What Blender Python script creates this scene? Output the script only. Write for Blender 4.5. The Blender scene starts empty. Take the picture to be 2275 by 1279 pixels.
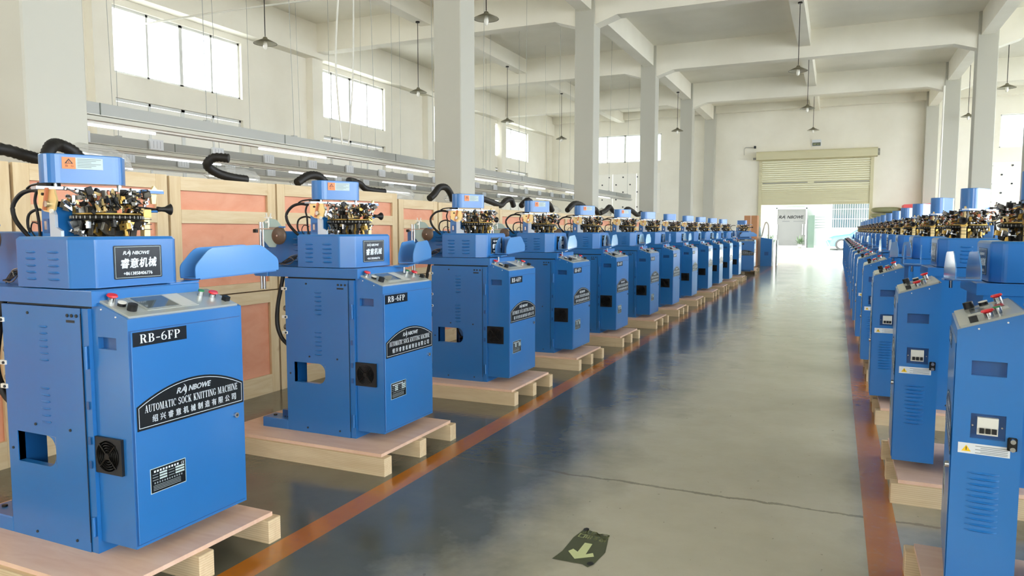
import bpy, math, random
from mathutils import Vector, Matrix

S = bpy.context.scene
COL = S.collection
PI = math.pi
R = random.Random(7)

# ------------------------------------------------------------------ camera
CAM_H = 1.4
FPX = 1597.0
cam = bpy.data.cameras.new('camera')
cam.sensor_fit = 'HORIZONTAL'
cam.sensor_width = 36.0
cam.lens = 36.0 * FPX / 2275.0
cam.clip_start, cam.clip_end = 0.05, 300
camo = bpy.data.objects.new('camera', cam)
COL.objects.link(camo)
_pitch = math.atan((639.5 - 511.5) / FPX)
_yaw = math.atan((1859 - 1137.5) / FPX * math.cos(_pitch))
camo.location = (0, 0, CAM_H)
camo.rotation_euler = (PI / 2 - _pitch, 0, _yaw)
S.camera = camo

# ------------------------------------------------------------------ colour management, sky, sun
vs = S.view_settings
vs.view_transform = 'Standard'
vs.look = 'None'
vs.exposure = 1.82
vs.gamma = 1.0
vs.use_curve_mapping = False
SKY = 3.6
W = bpy.data.worlds.new('sky')
S.world = W
W.use_nodes = True
bg = W.node_tree.nodes['Background']
bg.inputs[0].default_value = (1.0, 0.99, 0.965, 1)
bg.inputs[1].default_value = SKY
sun = bpy.data.lights.new('sun', 'SUN')
sun.energy = 2.5
sun.angle = math.radians(1.0)
sun.color = (1.0, 0.95, 0.86)
suno = bpy.data.objects.new('sun', sun)
COL.objects.link(suno)
suno.rotation_euler = (math.radians(24), math.radians(18), 0)
try:
    S.cycles.max_bounces = 10
    S.cycles.diffuse_bounces = 6
    S.cycles.glossy_bounces = 4
    S.cycles.transparent_max_bounces = 12
    S.cycles.sample_clamp_indirect = 6.0
except Exception:
    pass

# building constants (metres)
PX, PW = -5.05, 0.45            # aisle face of the left pillar line, pillar width
RX = 3.07                       # aisle face of the right pillar line
PYS = [3.17, 9.4, 15.65, 21.6, 27.6]
WY = 33.4                       # far wall
NY = -9.0                       # wall behind the camera
LX, RWX = -13.1, 11.3           # side walls
SLAB = 6.85
GIRD = 6.12


def portal(loc, rot, sx, sy):
    l = bpy.data.lights.new('portal', 'AREA')
    l.shape = 'RECTANGLE'; l.size = sx; l.size_y = sy
    l.cycles.is_portal = True
    o = bpy.data.objects.new('portal', l)
    COL.objects.link(o)
    o.location = loc; o.rotation_euler = rot


# ------------------------------------------------------------------ materials
def srgb(h):
    if isinstance(h, str):
        h = tuple(int(h[i:i + 2], 16) for i in (0, 2, 4))
    return tuple(((c / 255) / 12.92 if c / 255 <= 0.04045 else ((c / 255 + 0.055) / 1.055) ** 2.4) for c in h) + (1,)


MATS = {}


def mat(name, col, rough=0.5, metal=0.0, spec=0.5, coat=0.0, emit=None):
    m = bpy.data.materials.new(name)
    m.use_nodes = True
    b = m.node_tree.nodes['Principled BSDF']
    b.inputs['Base Color'].default_value = srgb(col)
    b.inputs['Roughness'].default_value = rough
    b.inputs['Metallic'].default_value = metal
    b.inputs['Specular IOR Level'].default_value = spec
    b.inputs['Coat Weight'].default_value = coat
    b.inputs['Coat Roughness'].default_value = 0.12
    if emit:
        b.inputs['Emission Color'].default_value = srgb(emit[0])
        b.inputs['Emission Strength'].default_value = emit[1]
    MATS[name] = m
    return m


def N(m, typ, **k):
    n = m.node_tree.nodes.new(typ)
    for a, v in k.items():
        if a.startswith('i_'):
            n.inputs[int(a[2:])].default_value = v
        else:
            setattr(n, a, v)
    return n


def LK(m, a, b):
    m.node_tree.links.new(a, b)


def math_n(m, op, a, b=None, clamp=False):
    n = N(m, 'ShaderNodeMath', operation=op, use_clamp=clamp)
    for i, v in enumerate((a, b)):
        if v is None:
            continue
        if isinstance(v, (int, float)):
            n.inputs[i].default_value = v
        else:
            LK(m, v, n.inputs[i])
    return n.outputs[0]


def mixc(m, fac, a, b):
    n = N(m, 'ShaderNodeMix', data_type='RGBA')
    for i, v in ((0, fac), (6, a), (7, b)):
        if isinstance(v, (int, float)):
            n.inputs[i].default_value = v
        elif isinstance(v, tuple):
            n.inputs[i].default_value = v
        else:
            LK(m, v, n.inputs[i])
    return n.outputs[2]


def ramp(m, fac, stops):
    n = N(m, 'ShaderNodeValToRGB')
    e = n.color_ramp.elements
    while len(e) < len(stops):
        e.new(0.5)
    for i, (p, c) in enumerate(stops):
        e[i].position = p
        e[i].color = c if isinstance(c, tuple) else (c, c, c, 1)
    LK(m, fac, n.inputs[0])
    return n.outputs[0]


def coords(m, scale=(1, 1, 1), obj=True):
    t = N(m, 'ShaderNodeTexCoord')
    mp = N(m, 'ShaderNodeMapping')
    mp.inputs['Scale'].default_value = scale
    if obj:
        oi = N(m, 'ShaderNodeObjectInfo')
        sc = math_n(m, 'MULTIPLY', oi.outputs['Random'], 37.0)
        cb = N(m, 'ShaderNodeCombineXYZ')
        for i in range(3):
            LK(m, sc, cb.inputs[i])
        LK(m, cb.outputs[0], mp.inputs['Location'])
    LK(m, t.outputs['Object'], mp.inputs['Vector'])
    return mp.outputs[0]


def noise(m, vec, scale, detail=4, rough=0.55, dist=0.0):
    n = N(m, 'ShaderNodeTexNoise')
    n.inputs['Scale'].default_value = scale
    n.inputs['Detail'].default_value = detail
    n.inputs['Roughness'].default_value = rough
    n.inputs['Distortion'].default_value = dist
    LK(m, vec, n.inputs['Vector'])
    return n.outputs['Fac']


def bump(m, h, strength, dist=0.01):
    n = N(m, 'ShaderNodeBump')
    n.inputs['Strength'].default_value = strength
    n.inputs['Distance'].default_value = dist
    LK(m, h, n.inputs['Height'])
    LK(m, n.outputs[0], m.node_tree.nodes['Principled BSDF'].inputs['Normal'])


def PB(m):
    return m.node_tree.nodes['Principled BSDF'].inputs


# machine paint: glossy blue powder coat with a slightly uneven sheen
def paint(name, col, rough):
    m = mat(name, col, rough, 0.0, 0.6, 0.35)
    v = coords(m)
    n = noise(m, v, 2.0, 2)
    LK(m, ramp(m, n, [(0.3, rough * 0.92), (0.7, rough * 1.1)]), PB(m)['Roughness'])
    return m


paint('blue', '216EB4', 0.30)
paint('blue_shaded', '15508C', 0.34)  # darker copy of the blue: shade coloured into insides, recesses, undersides and gaps
paint('blue_tray_lit', '5590CE', 0.16)  # same blue made lighter, window reflection put into the colour
mat('black', '0E1013', 0.45)
mat('plate_black', '0B1218', 0.25, 0, 0.5)
mat('white_ink', 'D9E2E8', 0.5)
mat('rubber', '14110F', 0.55)
mat('grey_panel', 'A9ADA6', 0.28, 0.15, 0.6, 0.3)
mat('panel_edge', 'C9CAC4', 0.4)
mat('screen', '59646A', 0.08, 0, 0.7, 0.6)
mat('red', 'E0232E', 0.32)
mat('green', '2F8A4D', 0.35)
mat('white_plastic', 'E6E4DC', 0.4)
mat('steel', 'C3C6C8', 0.25, 1.0)
mat('steel_dull', '8E8C86', 0.42, 0.9)
mat('dark_steel', '2C2A27', 0.38, 0.7)
mat('brass', 'C9A65A', 0.34, 0.85)
mat('gold_plate', 'E3C98E', 0.35, 0.5)
mat('silver_paint', 'BFCBDA', 0.3, 0.3)
mat('copper', 'C0795A', 0.4, 0.5)
mat('tension_grey', 'A9BDB8', 0.45)
mat('brown_disc', '5E4A3C', 0.4)
mat('label_orange', 'F08A52', 0.5)
mat('label_grey', 'B9CBCB', 0.5)
mat('label_white', 'D7DCE0', 0.5)
mat('yellow', 'F0C419', 0.5)
mat('ink', '2A3033', 0.6)
mat('ink_grey', '7E878B', 0.6)
mat('alu', 'D9DAD6', 0.45, 0.2)
mat('lamp_shade', '6B6650', 0.5, 0.2)
mat('lamp_inner', 'CFCBB8', 0.5)
mat('bulb', 'F4F1E6', 0.25)
mat('rail_grey', '9B9C96', 0.5, 0.3)
mat('rail_light', 'D5D3C8', 0.5)
mat('fluorescent', 'FFFFFF', 0.4, emit=('F4F8FF', .45))
mat('cardboard', 'C08A62', 0.8)
mat('olive', '8C8B66', 0.65)
mat('red_sheet', 'E2595A', 0.5)
mat('car_paint', '5E93A6', 0.3, 0, 0.5, 0.5)
mat('car_glass', '5A6E78', 0.05, 0, 0.6)
mat('tyre', '33373B', 0.7)
mat('rim', 'C9D2D6', 0.3, 0.6)
mat('door_grey', '575A5B', 0.5)
mat('door_mark', '3F4447', 0.5)
mat('green_pale', '475B52', 0.7)
mat('leaf', '3A5236', 0.6)
mat('exit_green', '4C5138', 0.55)
mat('exit_light', 'CBD29A', 0.5)
mat('sign_dark', '5B6257', 0.5)
mat('breaker', 'D6D6CE', 0.4)


def walls():
    m = mat('wall', 'EFE9D6', 0.85)
    v = coords(m, obj=False)
    a = noise(m, v, 0.6, 5)
    c = mixc(m, ramp(m, a, [(0.35, 0.0), (0.7, 1.0)]), srgb('E8E3D4'), srgb('F2EEE1'))
    LK(m, c, PB(m)['Base Color'])
    bump(m, noise(m, v, 35.0, 3), 0.08, 0.004)


walls()
mat('pillar_grey', 'BCBAAE', 0.8)  # one even grey, darker than the walls
mat('plaster_white', 'F3F0E6', 0.8)
mat('outside_wall', 'AAB5B3', 0.8)


def concrete():
    m = mat('yard', 'D9D9D2', 0.8)
    v = coords(m, obj=False)
    c = mixc(m, noise(m, v, 0.5, 6), srgb('9E9E98'), srgb('AEAEA8'))
    LK(m, c, PB(m)['Base Color'])


concrete()


def wood(name, c1, c2, c3, scale=(1, 14, 14), lam=False, rough=0.65):
    m = mat(name, c1, rough)
    v = coords(m, scale)
    a = noise(m, v, 2.2, 6, 0.6, 0.6)
    c = mixc(m, ramp(m, a, [(0.3, 0.0), (0.65, 1.0)]), srgb(c1), srgb(c2))
    v2 = coords(m, (1, 1, 1))
    k = ramp(m, noise(m, v2, 5.0, 2), [(0.70, 0.0), (0.78, 1.0)])
    c = mixc(m, math_n(m, 'MULTIPLY', k, 0.5), c, srgb(c3))
    if lam:
        t = N(m, 'ShaderNodeTexCoord')
        sp = N(m, 'ShaderNodeSeparateXYZ')
        LK(m, t.outputs['Object'], sp.inputs[0])
        w = math_n(m, 'SINE', math_n(m, 'MULTIPLY', sp.outputs[2], 620.0))
        w = math_n(m, 'MULTIPLY', math_n(m, 'GREATER_THAN', w, 0.55), 0.28)
        c = mixc(m, w, c, srgb('A88455'))
    LK(m, c, PB(m)['Base Color'])
    bump(m, a, 0.12, 0.003)
    return m


wood('pine', 'CDB288', 'DAC5A0', 'A87E52', (10, 1.2, 10))
wood('pine_v', 'CDB288', 'D9C39C', 'A87E52', (10, 10, 1.2))
wood('laminated', 'D8C09A', 'E4D0AC', 'A98255', (1.5, 12, 12), True)
wood('ply_pink', 'DDB69E', 'E8C8B2', 'C89C84', (1.5, 8, 1), rough=0.5)
wood('ply_orange', 'D68E6C', 'DF9E7E', 'C77F60', (3, 1.5, 3), rough=0.6)


def floor_mat():
    m = mat('floor', '7D837A', 0.3, 0, 0.5)
    t = N(m, 'ShaderNodeTexCoord')
    sp = N(m, 'ShaderNodeSeparateXYZ')
    LK(m, t.outputs['Object'], sp.inputs[0])
    X, Y = sp.outputs[0], sp.outputs[1]
    v = t.outputs['Object']
    n1 = noise(m, v, 0.9, 6, 0.6)
    n2 = noise(m, v, 3.5, 6, 0.62)
    n3 = noise(m, v, 26.0, 3, 0.6)
    # worn, dusty walkway in the middle of the aisle
    d = math_n(m, 'ABSOLUTE', math_n(m, 'ADD', X, 0.45))
    d = math_n(m, 'ADD', d, math_n(m, 'MULTIPLY', math_n(m, 'SUBTRACT', n1, 0.5), 1.5))
    d = math_n(m, 'ADD', d, math_n(m, 'MULTIPLY', math_n(m, 'SUBTRACT', n2, 0.5), 0.6))
    worn = ramp(m, math_n(m, 'DIVIDE', d, 2.0), [(0.28, 1.0), (0.62, 0.0)])
    green = mixc(m, n2, srgb('54554A'), srgb('67675A'))
    dust = mixc(m, n2, srgb('ABA591'), srgb('BEB8A6'))
    c = mixc(m, worn, green, dust)
    # scuffs and chips
    mp = N(m, 'ShaderNodeMapping'); mp.inputs['Scale'].default_value = (1.0, 0.8, 1)
    LK(m, v, mp.inputs[0])
    chips = ramp(m, noise(m, mp.outputs[0], 30.0, 3, 0.6), [(0.70, 0.0), (0.72, 1.0)])
    c = mixc(m, math_n(m, 'MULTIPLY', chips, 0.55), c, srgb('5E5A4B'))
    # the expansion joint across the floor
    jn = math_n(m, 'MULTIPLY', math_n(m, 'SUBTRACT', noise(m, v, 4.0, 5, 0.7), 0.5), 0.10)
    for y0 in (3.83, 10.1, 16.3, 22.4, 28.4):
        j = math_n(m, 'ABSOLUTE', math_n(m, 'ADD', math_n(m, 'SUBTRACT', Y, y0), jn))
        j = math_n(m, 'LESS_THAN', j, 0.013)
        c = mixc(m, math_n(m, 'MULTIPLY', j, 0.75), c, srgb('6A6455'))
    # orange walkway lines
    st = None
    for lo, hi in ((-2.255, -2.115), (0.165, 0.305)):
        s = math_n(m, 'MULTIPLY', math_n(m, 'GREATER_THAN', X, lo), math_n(m, 'LESS_THAN', X, hi))
        st = s if st is None else math_n(m, 'ADD', st, s)
    st = math_n(m, 'MULTIPLY', st, math_n(m, 'GREATER_THAN', Y, -2.0))
    org = mixc(m, n2, srgb('AA5F14'), srgb('BC7628'))
    wear = math_n(m, 'SUBTRACT', 1.0, math_n(m, 'MULTIPLY', ramp(m, n3, [(0.55, 0.0), (0.8, 1.0)]), 0.2))
    c = mixc(m, math_n(m, 'MULTIPLY', st, wear), c, org)
    LK(m, c, PB(m)['Base Color'])
    r = math_n(m, 'ADD', math_n(m, 'MULTIPLY', worn, 0.06), math_n(m, 'ADD', math_n(m, 'MULTIPLY', n2, 0.05), 0.125))
    LK(m, r, PB(m)['Roughness'])
    PB(m)['Specular IOR Level'].default_value = 0.8
    LK(m, math_n(m, 'MULTIPLY', worn, 0.3), PB(m)['Coat Weight'])
    PB(m)['Coat Roughness'].default_value = 0.24
    h = math_n(m, 'ADD', math_n(m, 'MULTIPLY', noise(m, v, 2.6, 3), 1.0), math_n(m, 'MULTIPLY', n3, 0.12))
    bump(m, h, 0.22, 0.02)


floor_mat()


def thin_clear(name, col, alpha, rough, shine=0.05):
    m = bpy.data.materials.new(name)
    m.use_nodes = True
    nt = m.node_tree
    nt.nodes.clear()
    out = nt.nodes.new('ShaderNodeOutputMaterial')
    tr = nt.nodes.new('ShaderNodeBsdfTransparent')
    tr.inputs[0].default_value = srgb(col)
    gl = nt.nodes.new('ShaderNodeBsdfGlossy')
    gl.inputs['Roughness'].default_value = rough
    gl.inputs[0].default_value = (1, 1, 1, 1)
    df = nt.nodes.new('ShaderNodeBsdfDiffuse')
    df.inputs[0].default_value = (0.85, 0.85, 0.84, 1)
    m1 = nt.nodes.new('ShaderNodeMixShader')
    m2 = nt.nodes.new('ShaderNodeMixShader')
    m2.inputs[0].default_value = alpha
    m1.inputs[0].default_value = shine
    nt.links.new(tr.outputs[0], m1.inputs[1])
    nt.links.new(gl.outputs[0], m1.inputs[2])
    nt.links.new(m1.outputs[0], m2.inputs[1])
    nt.links.new(df.outputs[0], m2.inputs[2])
    nt.links.new(m2.outputs[0], out.inputs[0])
    MATS[name] = m


thin_clear('glass', 'F4F9FF', 0.0, 0.02)
thin_clear('plastic_film', 'F2F2F0', 0.22, 0.15, 0.10)


# ------------------------------------------------------------------ mesh builder
class MB:
    def __init__(s):
        s.v, s.f, s.mi, s.sm, s.mats = [], [], [], [], []
        s.M = None

    def mid(s, m):
        if m not in s.mats:
            s.mats.append(m)
        return s.mats.index(m)

    def add(s, vs, fs, m, smooth=False):
        k = len(s.v)
        if s.M is not None:
            vs = [s.M @ Vector(p) for p in vs]
        s.v += [tuple(p) for p in vs]
        i = s.mid(m)
        for f in fs:
            s.f.append(tuple(a + k for a in f))
            s.mi.append(i)
            s.sm.append(smooth)
        return s

    def box(s, x0, x1, y0, y1, z0, z1, m):
        vs = [(x, y, z) for z in (z0, z1) for y in (y0, y1) for x in (x0, x1)]
        return s.add(vs, [(0, 2, 3, 1), (4, 5, 7, 6), (0, 1, 5, 4), (2, 6, 7, 3), (0, 4, 6, 2), (1, 3, 7, 5)], m)

    def bbox(s, x0, x1, y0, y1, z0, z1, m, b=0.004):
        """box with bevelled vertical edges and top rim"""
        p = [(x0 + b, y0), (x1 - b, y0), (x1, y0 + b), (x1, y1 - b), (x1 - b, y1), (x0 + b, y1), (x0, y1 - b), (x0, y0 + b)]
        return s.prism(p, z0, z1, m, bev=b)

    def prism(s, p, z0, z1, m, ax='z', bev=0.0, smooth=False, top=None):
        """p counter-clockwise 2D outline; ax z:(x,y) x:(y,z) y:(x,z)"""
        def P(a, b, c):
            return (a, b, c) if ax == 'z' else ((c, a, b) if ax == 'x' else (a, c, b))
        n = len(p)
        if bev:
            cx = sum(a for a, b in p) / n
            cy = sum(b for a, b in p) / n
            def ins(a, b):
                dx, dy = cx - a, cy - b
                l = math.hypot(dx, dy) or 1
                return a + dx / l * bev, b + dy / l * bev
            rings = [[P(a, b, z0) for a, b in p], [P(a, b, z1 - bev) for a, b in p], [P(*ins(a, b), z1) for a, b in p]]
        else:
            rings = [[P(a, b, z0) for a, b in p], [P(a, b, z1) for a, b in p]]
        vs = [q for r in rings for q in r]
        fs = []
        for k in range(len(rings) - 1):
            for i in range(n):
                j = (i + 1) % n
                fs.append((k * n + i, k * n + j, (k + 1) * n + j, (k + 1) * n + i))
        if smooth:
            s.add(vs, fs, m, True)
            s.add(rings[0], [tuple(reversed(range(n)))], m)
            s.add(rings[-1], [tuple(range(n))], top or m)
        else:
            s.add(vs, fs + [tuple(reversed(range(n)))], m)
            s.add(rings[-1], [tuple(range(n))], top or m)
        return s

    def cyl(s, p0, p1, r, m, n=12, r1=None, caps=True, smooth=True):
        p0, p1 = Vector(p0), Vector(p1)
        r1 = r if r1 is None else r1
        d = (p1 - p0).normalized()
        a = d.orthogonal().normalized()
        b = d.cross(a)
        vs = []
        for p, q in ((p0, r), (p1, r1)):
            for i in range(n):
                t = 2 * PI * i / n
                vs.append(p + (a * math.cos(t) + b * math.sin(t)) * q)
        s.add(vs, [(i, (i + 1) % n, n + (i + 1) % n, n + i) for i in range(n)], m, smooth)
        if caps:
            s.add(vs[:n], [tuple(reversed(range(n)))], m)
            s.add(vs[n:], [tuple(range(n))], m)
        return s

    def lathe(s, prof, c, ax, m, n=24, smooth=True, m2=None):
        c = Vector(c); d = Vector(ax).normalized()
        a = d.orthogonal().normalized(); b = d.cross(a)
        vs = []
        for r, h in prof:
            for i in range(n):
                t = 2 * PI * i / n
                vs.append(c + d * h + (a * math.cos(t) + b * math.sin(t)) * r)
        fs = [(k * n + i, k * n + (i + 1) % n, (k + 1) * n + (i + 1) % n, (k + 1) * n + i) for k in range(len(prof) - 1) for i in range(n)]
        return s.add(vs, fs, m, smooth)

    def tube(s, pts, r, m, n=8, sub=5, ribs=False):
        P = [Vector(p) for p in pts]
        Q = []
        for i in range(len(P) - 1):
            a, b, c, d = P[max(i - 1, 0)], P[i], P[i + 1], P[min(i + 2, len(P) - 1)]
            for k in range(sub):
                t = k / sub
                Q.append(0.5 * ((2 * b) + (c - a) * t + (2 * a - 5 * b + 4 * c - d) * t * t + (3 * b - a - 3 * c + d) * t ** 3))
        Q.append(P[-1])
        vs = []
        up = Vector((0.13, 0.21, 1)).normalized()
        for i, q in enumerate(Q):
            d = (Q[min(i + 1, len(Q) - 1)] - Q[max(i - 1, 0)]).normalized()
            a = d.cross(up)
            a = a.normalized() if a.length > 1e-4 else d.orthogonal().normalized()
            b = a.cross(d)
            rr = r * (1.0 if not ribs or i % 2 else 0.86)
            for k in range(n):
                t = 2 * PI * k / n
                vs.append(q + (a * math.cos(t) + b * math.sin(t)) * rr)
        L = len(Q)
        s.add(vs, [(k * n + i, k * n + (i + 1) % n, (k + 1) * n + (i + 1) % n, (k + 1) * n + i) for k in range(L - 1) for i in range(n)], m, True)
        s.add(vs[:n], [tuple(reversed(range(n)))], m)
        s.add(vs[-n:], [tuple(range(n))], m)
        return s

    def flat(s, pts, m):
        return s.add(pts, [tuple(range(len(pts)))], m)

    def tri2(s, tris, o, r, u, m):
        """2D (verts, faces) placed at o with axes r,u"""
        o, r, u = Vector(o), Vector(r), Vector(u)
        return s.add([o + r * a + u * b for a, b in tris[0]], tris[1], m)

    def build(s, name, parent=None, loc=None):
        me = bpy.data.meshes.new(name)
        me.from_pydata(s.v, [], s.f)
        for k in s.mats:
            me.materials.append(MATS[k])
        me.polygons.foreach_set('material_index', s.mi)
        me.polygons.foreach_set('use_smooth', s.sm)
        me.validate()
        me.update()
        o = bpy.data.objects.new(name, me)
        COL.objects.link(o)
        if parent:
            o.parent = parent
        if loc:
            o.location = loc
        return o


def rpoly(p, r, n=5):
    """outline with rounded corners; r a number or list"""
    out = []
    L = len(p)
    for i in range(L):
        a, b, c = Vector(p[i - 1]), Vector(p[i]), Vector(p[(i + 1) % L])
        rr = r[i] if isinstance(r, (list, tuple)) else r
        if rr <= 0:
            out.append(tuple(b)); continue
        u, v = (a - b).normalized(), (c - b).normalized()
        rr = min(rr, (a - b).length * .49, (c - b).length * .49)
        s, e = b + u * rr, b + v * rr
        for k in range(n + 1):
            t = k / n
            q = (1 - t) ** 2 * s + 2 * t * (1 - t) * b + t * t * e
            out.append(tuple(q))
    return out


def plate_holes(mb, u0, u1, v0, v1, holes, place, m, depth_fn=None):
    """flat rectangle in (u,v) minus rectangular holes; place(u,v,d) -> xyz with d depth"""
    us = sorted({u0, u1, *[h[0] for h in holes], *[h[1] for h in holes]})
    vs_ = sorted({v0, v1, *[h[2] for h in holes], *[h[3] for h in holes]})
    for i in range(len(us) - 1):
        for j in range(len(vs_) - 1):
            a, b, c, d = us[i], us[i + 1], vs_[j], vs_[j + 1]
            if any(a >= h[0] - 1e-6 and b <= h[1] + 1e-6 and c >= h[2] - 1e-6 and d <= h[3] + 1e-6 for h in holes):
                continue
            mb.flat([place(a, c, 0), place(b, c, 0), place(b, d, 0), place(a, d, 0)], m)
    for h in holes:
        if len(h) > 4 and h[4]:
            D = h[4]; mm = h[5] if len(h) > 5 else m
            a, b, c, d = h[:4]
            q = [(a, c), (b, c), (b, d), (a, d)]
            for k in range(4):
                (x0, y0), (x1, y1) = q[k], q[(k + 1) % 4]
                mb.flat([place(x0, y0, 0), place(x1, y1, 0), place(x1, y1, D), place(x0, y0, D)], m)
            mb.flat([place(a, c, D), place(b, c, D), place(b, d, D), place(a, d, D)], mm)


# ------------------------------------------------------------------ lettering
_tc = {}


def text2d(body, offset=0.0, shear=0.0):
    key = (body, offset, shear)
    if key in _tc:
        return _tc[key]
    cu = bpy.data.curves.new('t', 'FONT')
    cu.body = body
    cu.size = 1.0
    cu.offset = offset
    cu.shear = shear
    cu.resolution_u = 3
    o = bpy.data.objects.new('t', cu)
    COL.objects.link(o)
    dg = bpy.context.evaluated_depsgraph_get()
    dg.update()
    me = bpy.data.meshes.new_from_object(o.evaluated_get(dg))
    vs = [(v.co.x, v.co.y) for v in me.vertices]
    fs = [tuple(p.vertices) for p in me.polygons]
    bpy.data.objects.remove(o)
    bpy.data.curves.remove(cu)
    bpy.data.meshes.remove(me)
    if not vs:
        vs, fs = [(0, 0), (1, 0), (1, 1)], [(0, 1, 2)]
    x0, x1 = min(a for a, b in vs), max(a for a, b in vs)
    y0, y1 = min(b for a, b in vs), max(b for a, b in vs)
    vs = [((a - x0) / (x1 - x0), (b - y0) / (y1 - y0)) for a, b in vs]
    _tc[key] = (vs, fs)
    return _tc[key]


def put_text(mb, body, o, r, u, w, h, m, bold=0.0, shear=0.0):
    """flat lettering; bold thickens the strokes by overlaying shifted copies (bold in units of the height)"""
    t = text2d(body, 0.0, shear)
    r, u, o = Vector(r), Vector(u), Vector(o)
    for k in ((0,) if not bold else (-1, 0, 1)):
        mb.tri2(t, o + r * (k * bold * h), r * w, u * h, m)
        if bold:
            mb.tri2(t, o + u * (k * bold * h * .6) + r * 0, r * w, u * h, m)


def serif_glyph(c):
    """bold high-contrast capitals as polygons in a 0..w x 0..1 cell -> (polys, width)"""
    P = []
    T = 0.055

    def V(x, w=0.17, y0=0.0, y1=1.0, sb=True, st=True):
        P.append([(x, y0), (x + w, y0), (x + w, y1), (x, y1)])
        if sb: P.append([(x - .07, y0), (x + w + .07, y0), (x + w + .07, y0 + T), (x - .07, y0 + T)])
        if st: P.append([(x - .07, y1 - T), (x + w + .07, y1 - T), (x + w + .07, y1), (x - .07, y1)])

    def H(x0, x1, y, t=T):
        P.append([(x0, y), (x1, y), (x1, y + t), (x0, y + t)])

    def D(x0, y0, x1, y1, w):
        P.append([(x0, y0), (x0 + w, y0), (x1 + w, y1), (x1, y1)])

    def A(cx, cy, rx, ry, a0, a1, w=0.17, t=T, n=12):
        q = [math.radians(a0 + (a1 - a0) * i / n) for i in range(n + 1)]
        for i in range(n):
            a, b = q[i], q[i + 1]
            P.append([(cx + rx * math.cos(a), cy + ry * math.sin(a)), (cx + rx * math.cos(b), cy + ry * math.sin(b)),
                      (cx + (rx - w) * math.cos(b), cy + (ry - t) * math.sin(b)), (cx + (rx - w) * math.cos(a), cy + (ry - t) * math.sin(a))])
    w = .75
    if c == 'I': V(.09); w = .38
    elif c == 'T': V(.27, st=False); H(.0, .72, 1 - T); P += [[(0, .78), (.05, .78), (.05, 1), (0, 1)], [(.67, .78), (.72, .78), (.72, 1), (.67, 1)]]; w = .75
    elif c == 'A': D(.07, 0, .36, 1, .05); D(.52, 0, .3, 1, .19); H(.15, .58, .3); H(0, .2, 0); H(.45, .8, 0); w = .82
    elif c == 'U': V(.09, y0=.3, sb=False); V(.6, .06, y0=.3, sb=False); A(.375, .3, .285, .3, 180, 360, .11); w = .8
    elif c == 'O': A(.4, .5, .4, .5, 0, 360); w = .84
    elif c == 'C': A(.4, .5, .4, .5, 50, 310); P.append([(.62, .68), (.68, .68), (.68, 1), (.62, .9)]); w = .75
    elif c == 'G': A(.4, .5, .4, .5, 50, 300); P.append([(.62, .68), (.68, .68), (.68, 1), (.62, .9)]); V(.55, .15, 0.04, .42, sb=False); w = .82
    elif c == 'M': V(.08, .06); V(.72, .17); D(.42, 0, .1, 1, .16); D(.46, 0, .72, 1, .05); w = 1.0
    elif c == 'N': V(.08, .06); V(.66, .06); D(.56, 0, .08, 1, .18); w = .84
    elif c == 'H': V(.09); V(.55); H(.2, .6, .48); w = .82
    elif c == 'K': V(.09); D(.3, .45, .62, .96, .06); D(.52, 0, .3, .55, .19); H(.48, .82, 0); H(.5, .8, 1 - T); w = .84
    elif c == 'E': V(.09, st=False, sb=False); H(0, .62, 0); H(0, .6, 1 - T); H(.2, .48, .48); P += [[(.57, 0), (.63, 0), (.63, .26), (.58, .1)], [(.55, .84), (.6, .76), (.6, 1), (.55, 1)], [(.43, .38), (.48, .38), (.48, .62), (.43, .62)]]; w = .7
    elif c == 'S':
        A(.3, .74, .29, .26, 20, 250, .15); A(.32, .27, .3, .27, -160, 75, .16); D(.33, .42, .12, .62, .19)
        P += [[(.52, .72), (.57, .72), (.57, 1), (.52, .9)], [(.03, 0), (.08, .1), (.08, .3), (.03, .3)]]; w = .68
    elif c == 'R': V(.09); A(.34, .74, .33, .26, -90, 90); H(.2, .36, 1 - T); H(.2, .36, .48); D(.52, 0, .34, .5, .19); H(.52, .82, 0); w = .84
    elif c == 'B': V(.09); A(.34, .75, .29, .25, -90, 90, .16); A(.34, .27, .34, .27, -90, 90); H(.2, .36, 1 - T); H(.2, .36, .48); H(.2, .36, 0); w = .74
    elif c == 'F': V(.09, st=False); H(0, .62, 1 - T); H(.2, .48, .48); P += [[(.56, .74), (.62, .74), (.62, 1), (.56, 1)], [(.43, .36), (.48, .36), (.48, .64), (.43, .64)]]; w = .68
    elif c == 'P': V(.09); A(.34, .73, .34, .27, -90, 90); H(.2, .36, 1 - T); H(.2, .36, .46); w = .74
    elif c == '6': A(.33, .3, .32, .3, 0, 360, .15); A(.5, .45, .49, .55, 95, 190, .15); w = .7
    elif c == '-': P.append([(.08, .36), (.5, .36), (.5, .46), (.08, .46)]); w = .58
    elif c == ' ': w = .4
    return P, w


def serif_text(mb, body, o, r, u, w, h, m):
    polys, x = [], 0.0
    for c in body:
        g, gw = serif_glyph(c)
        polys += [[(a + x, b) for a, b in p] for p in g]
        x += gw + 0.06
    o, r, u = Vector(o), Vector(r), Vector(u)
    for p in polys:
        mb.flat([o + r * (a / x * w) + u * (b * h) for a, b in p], m)


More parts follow.
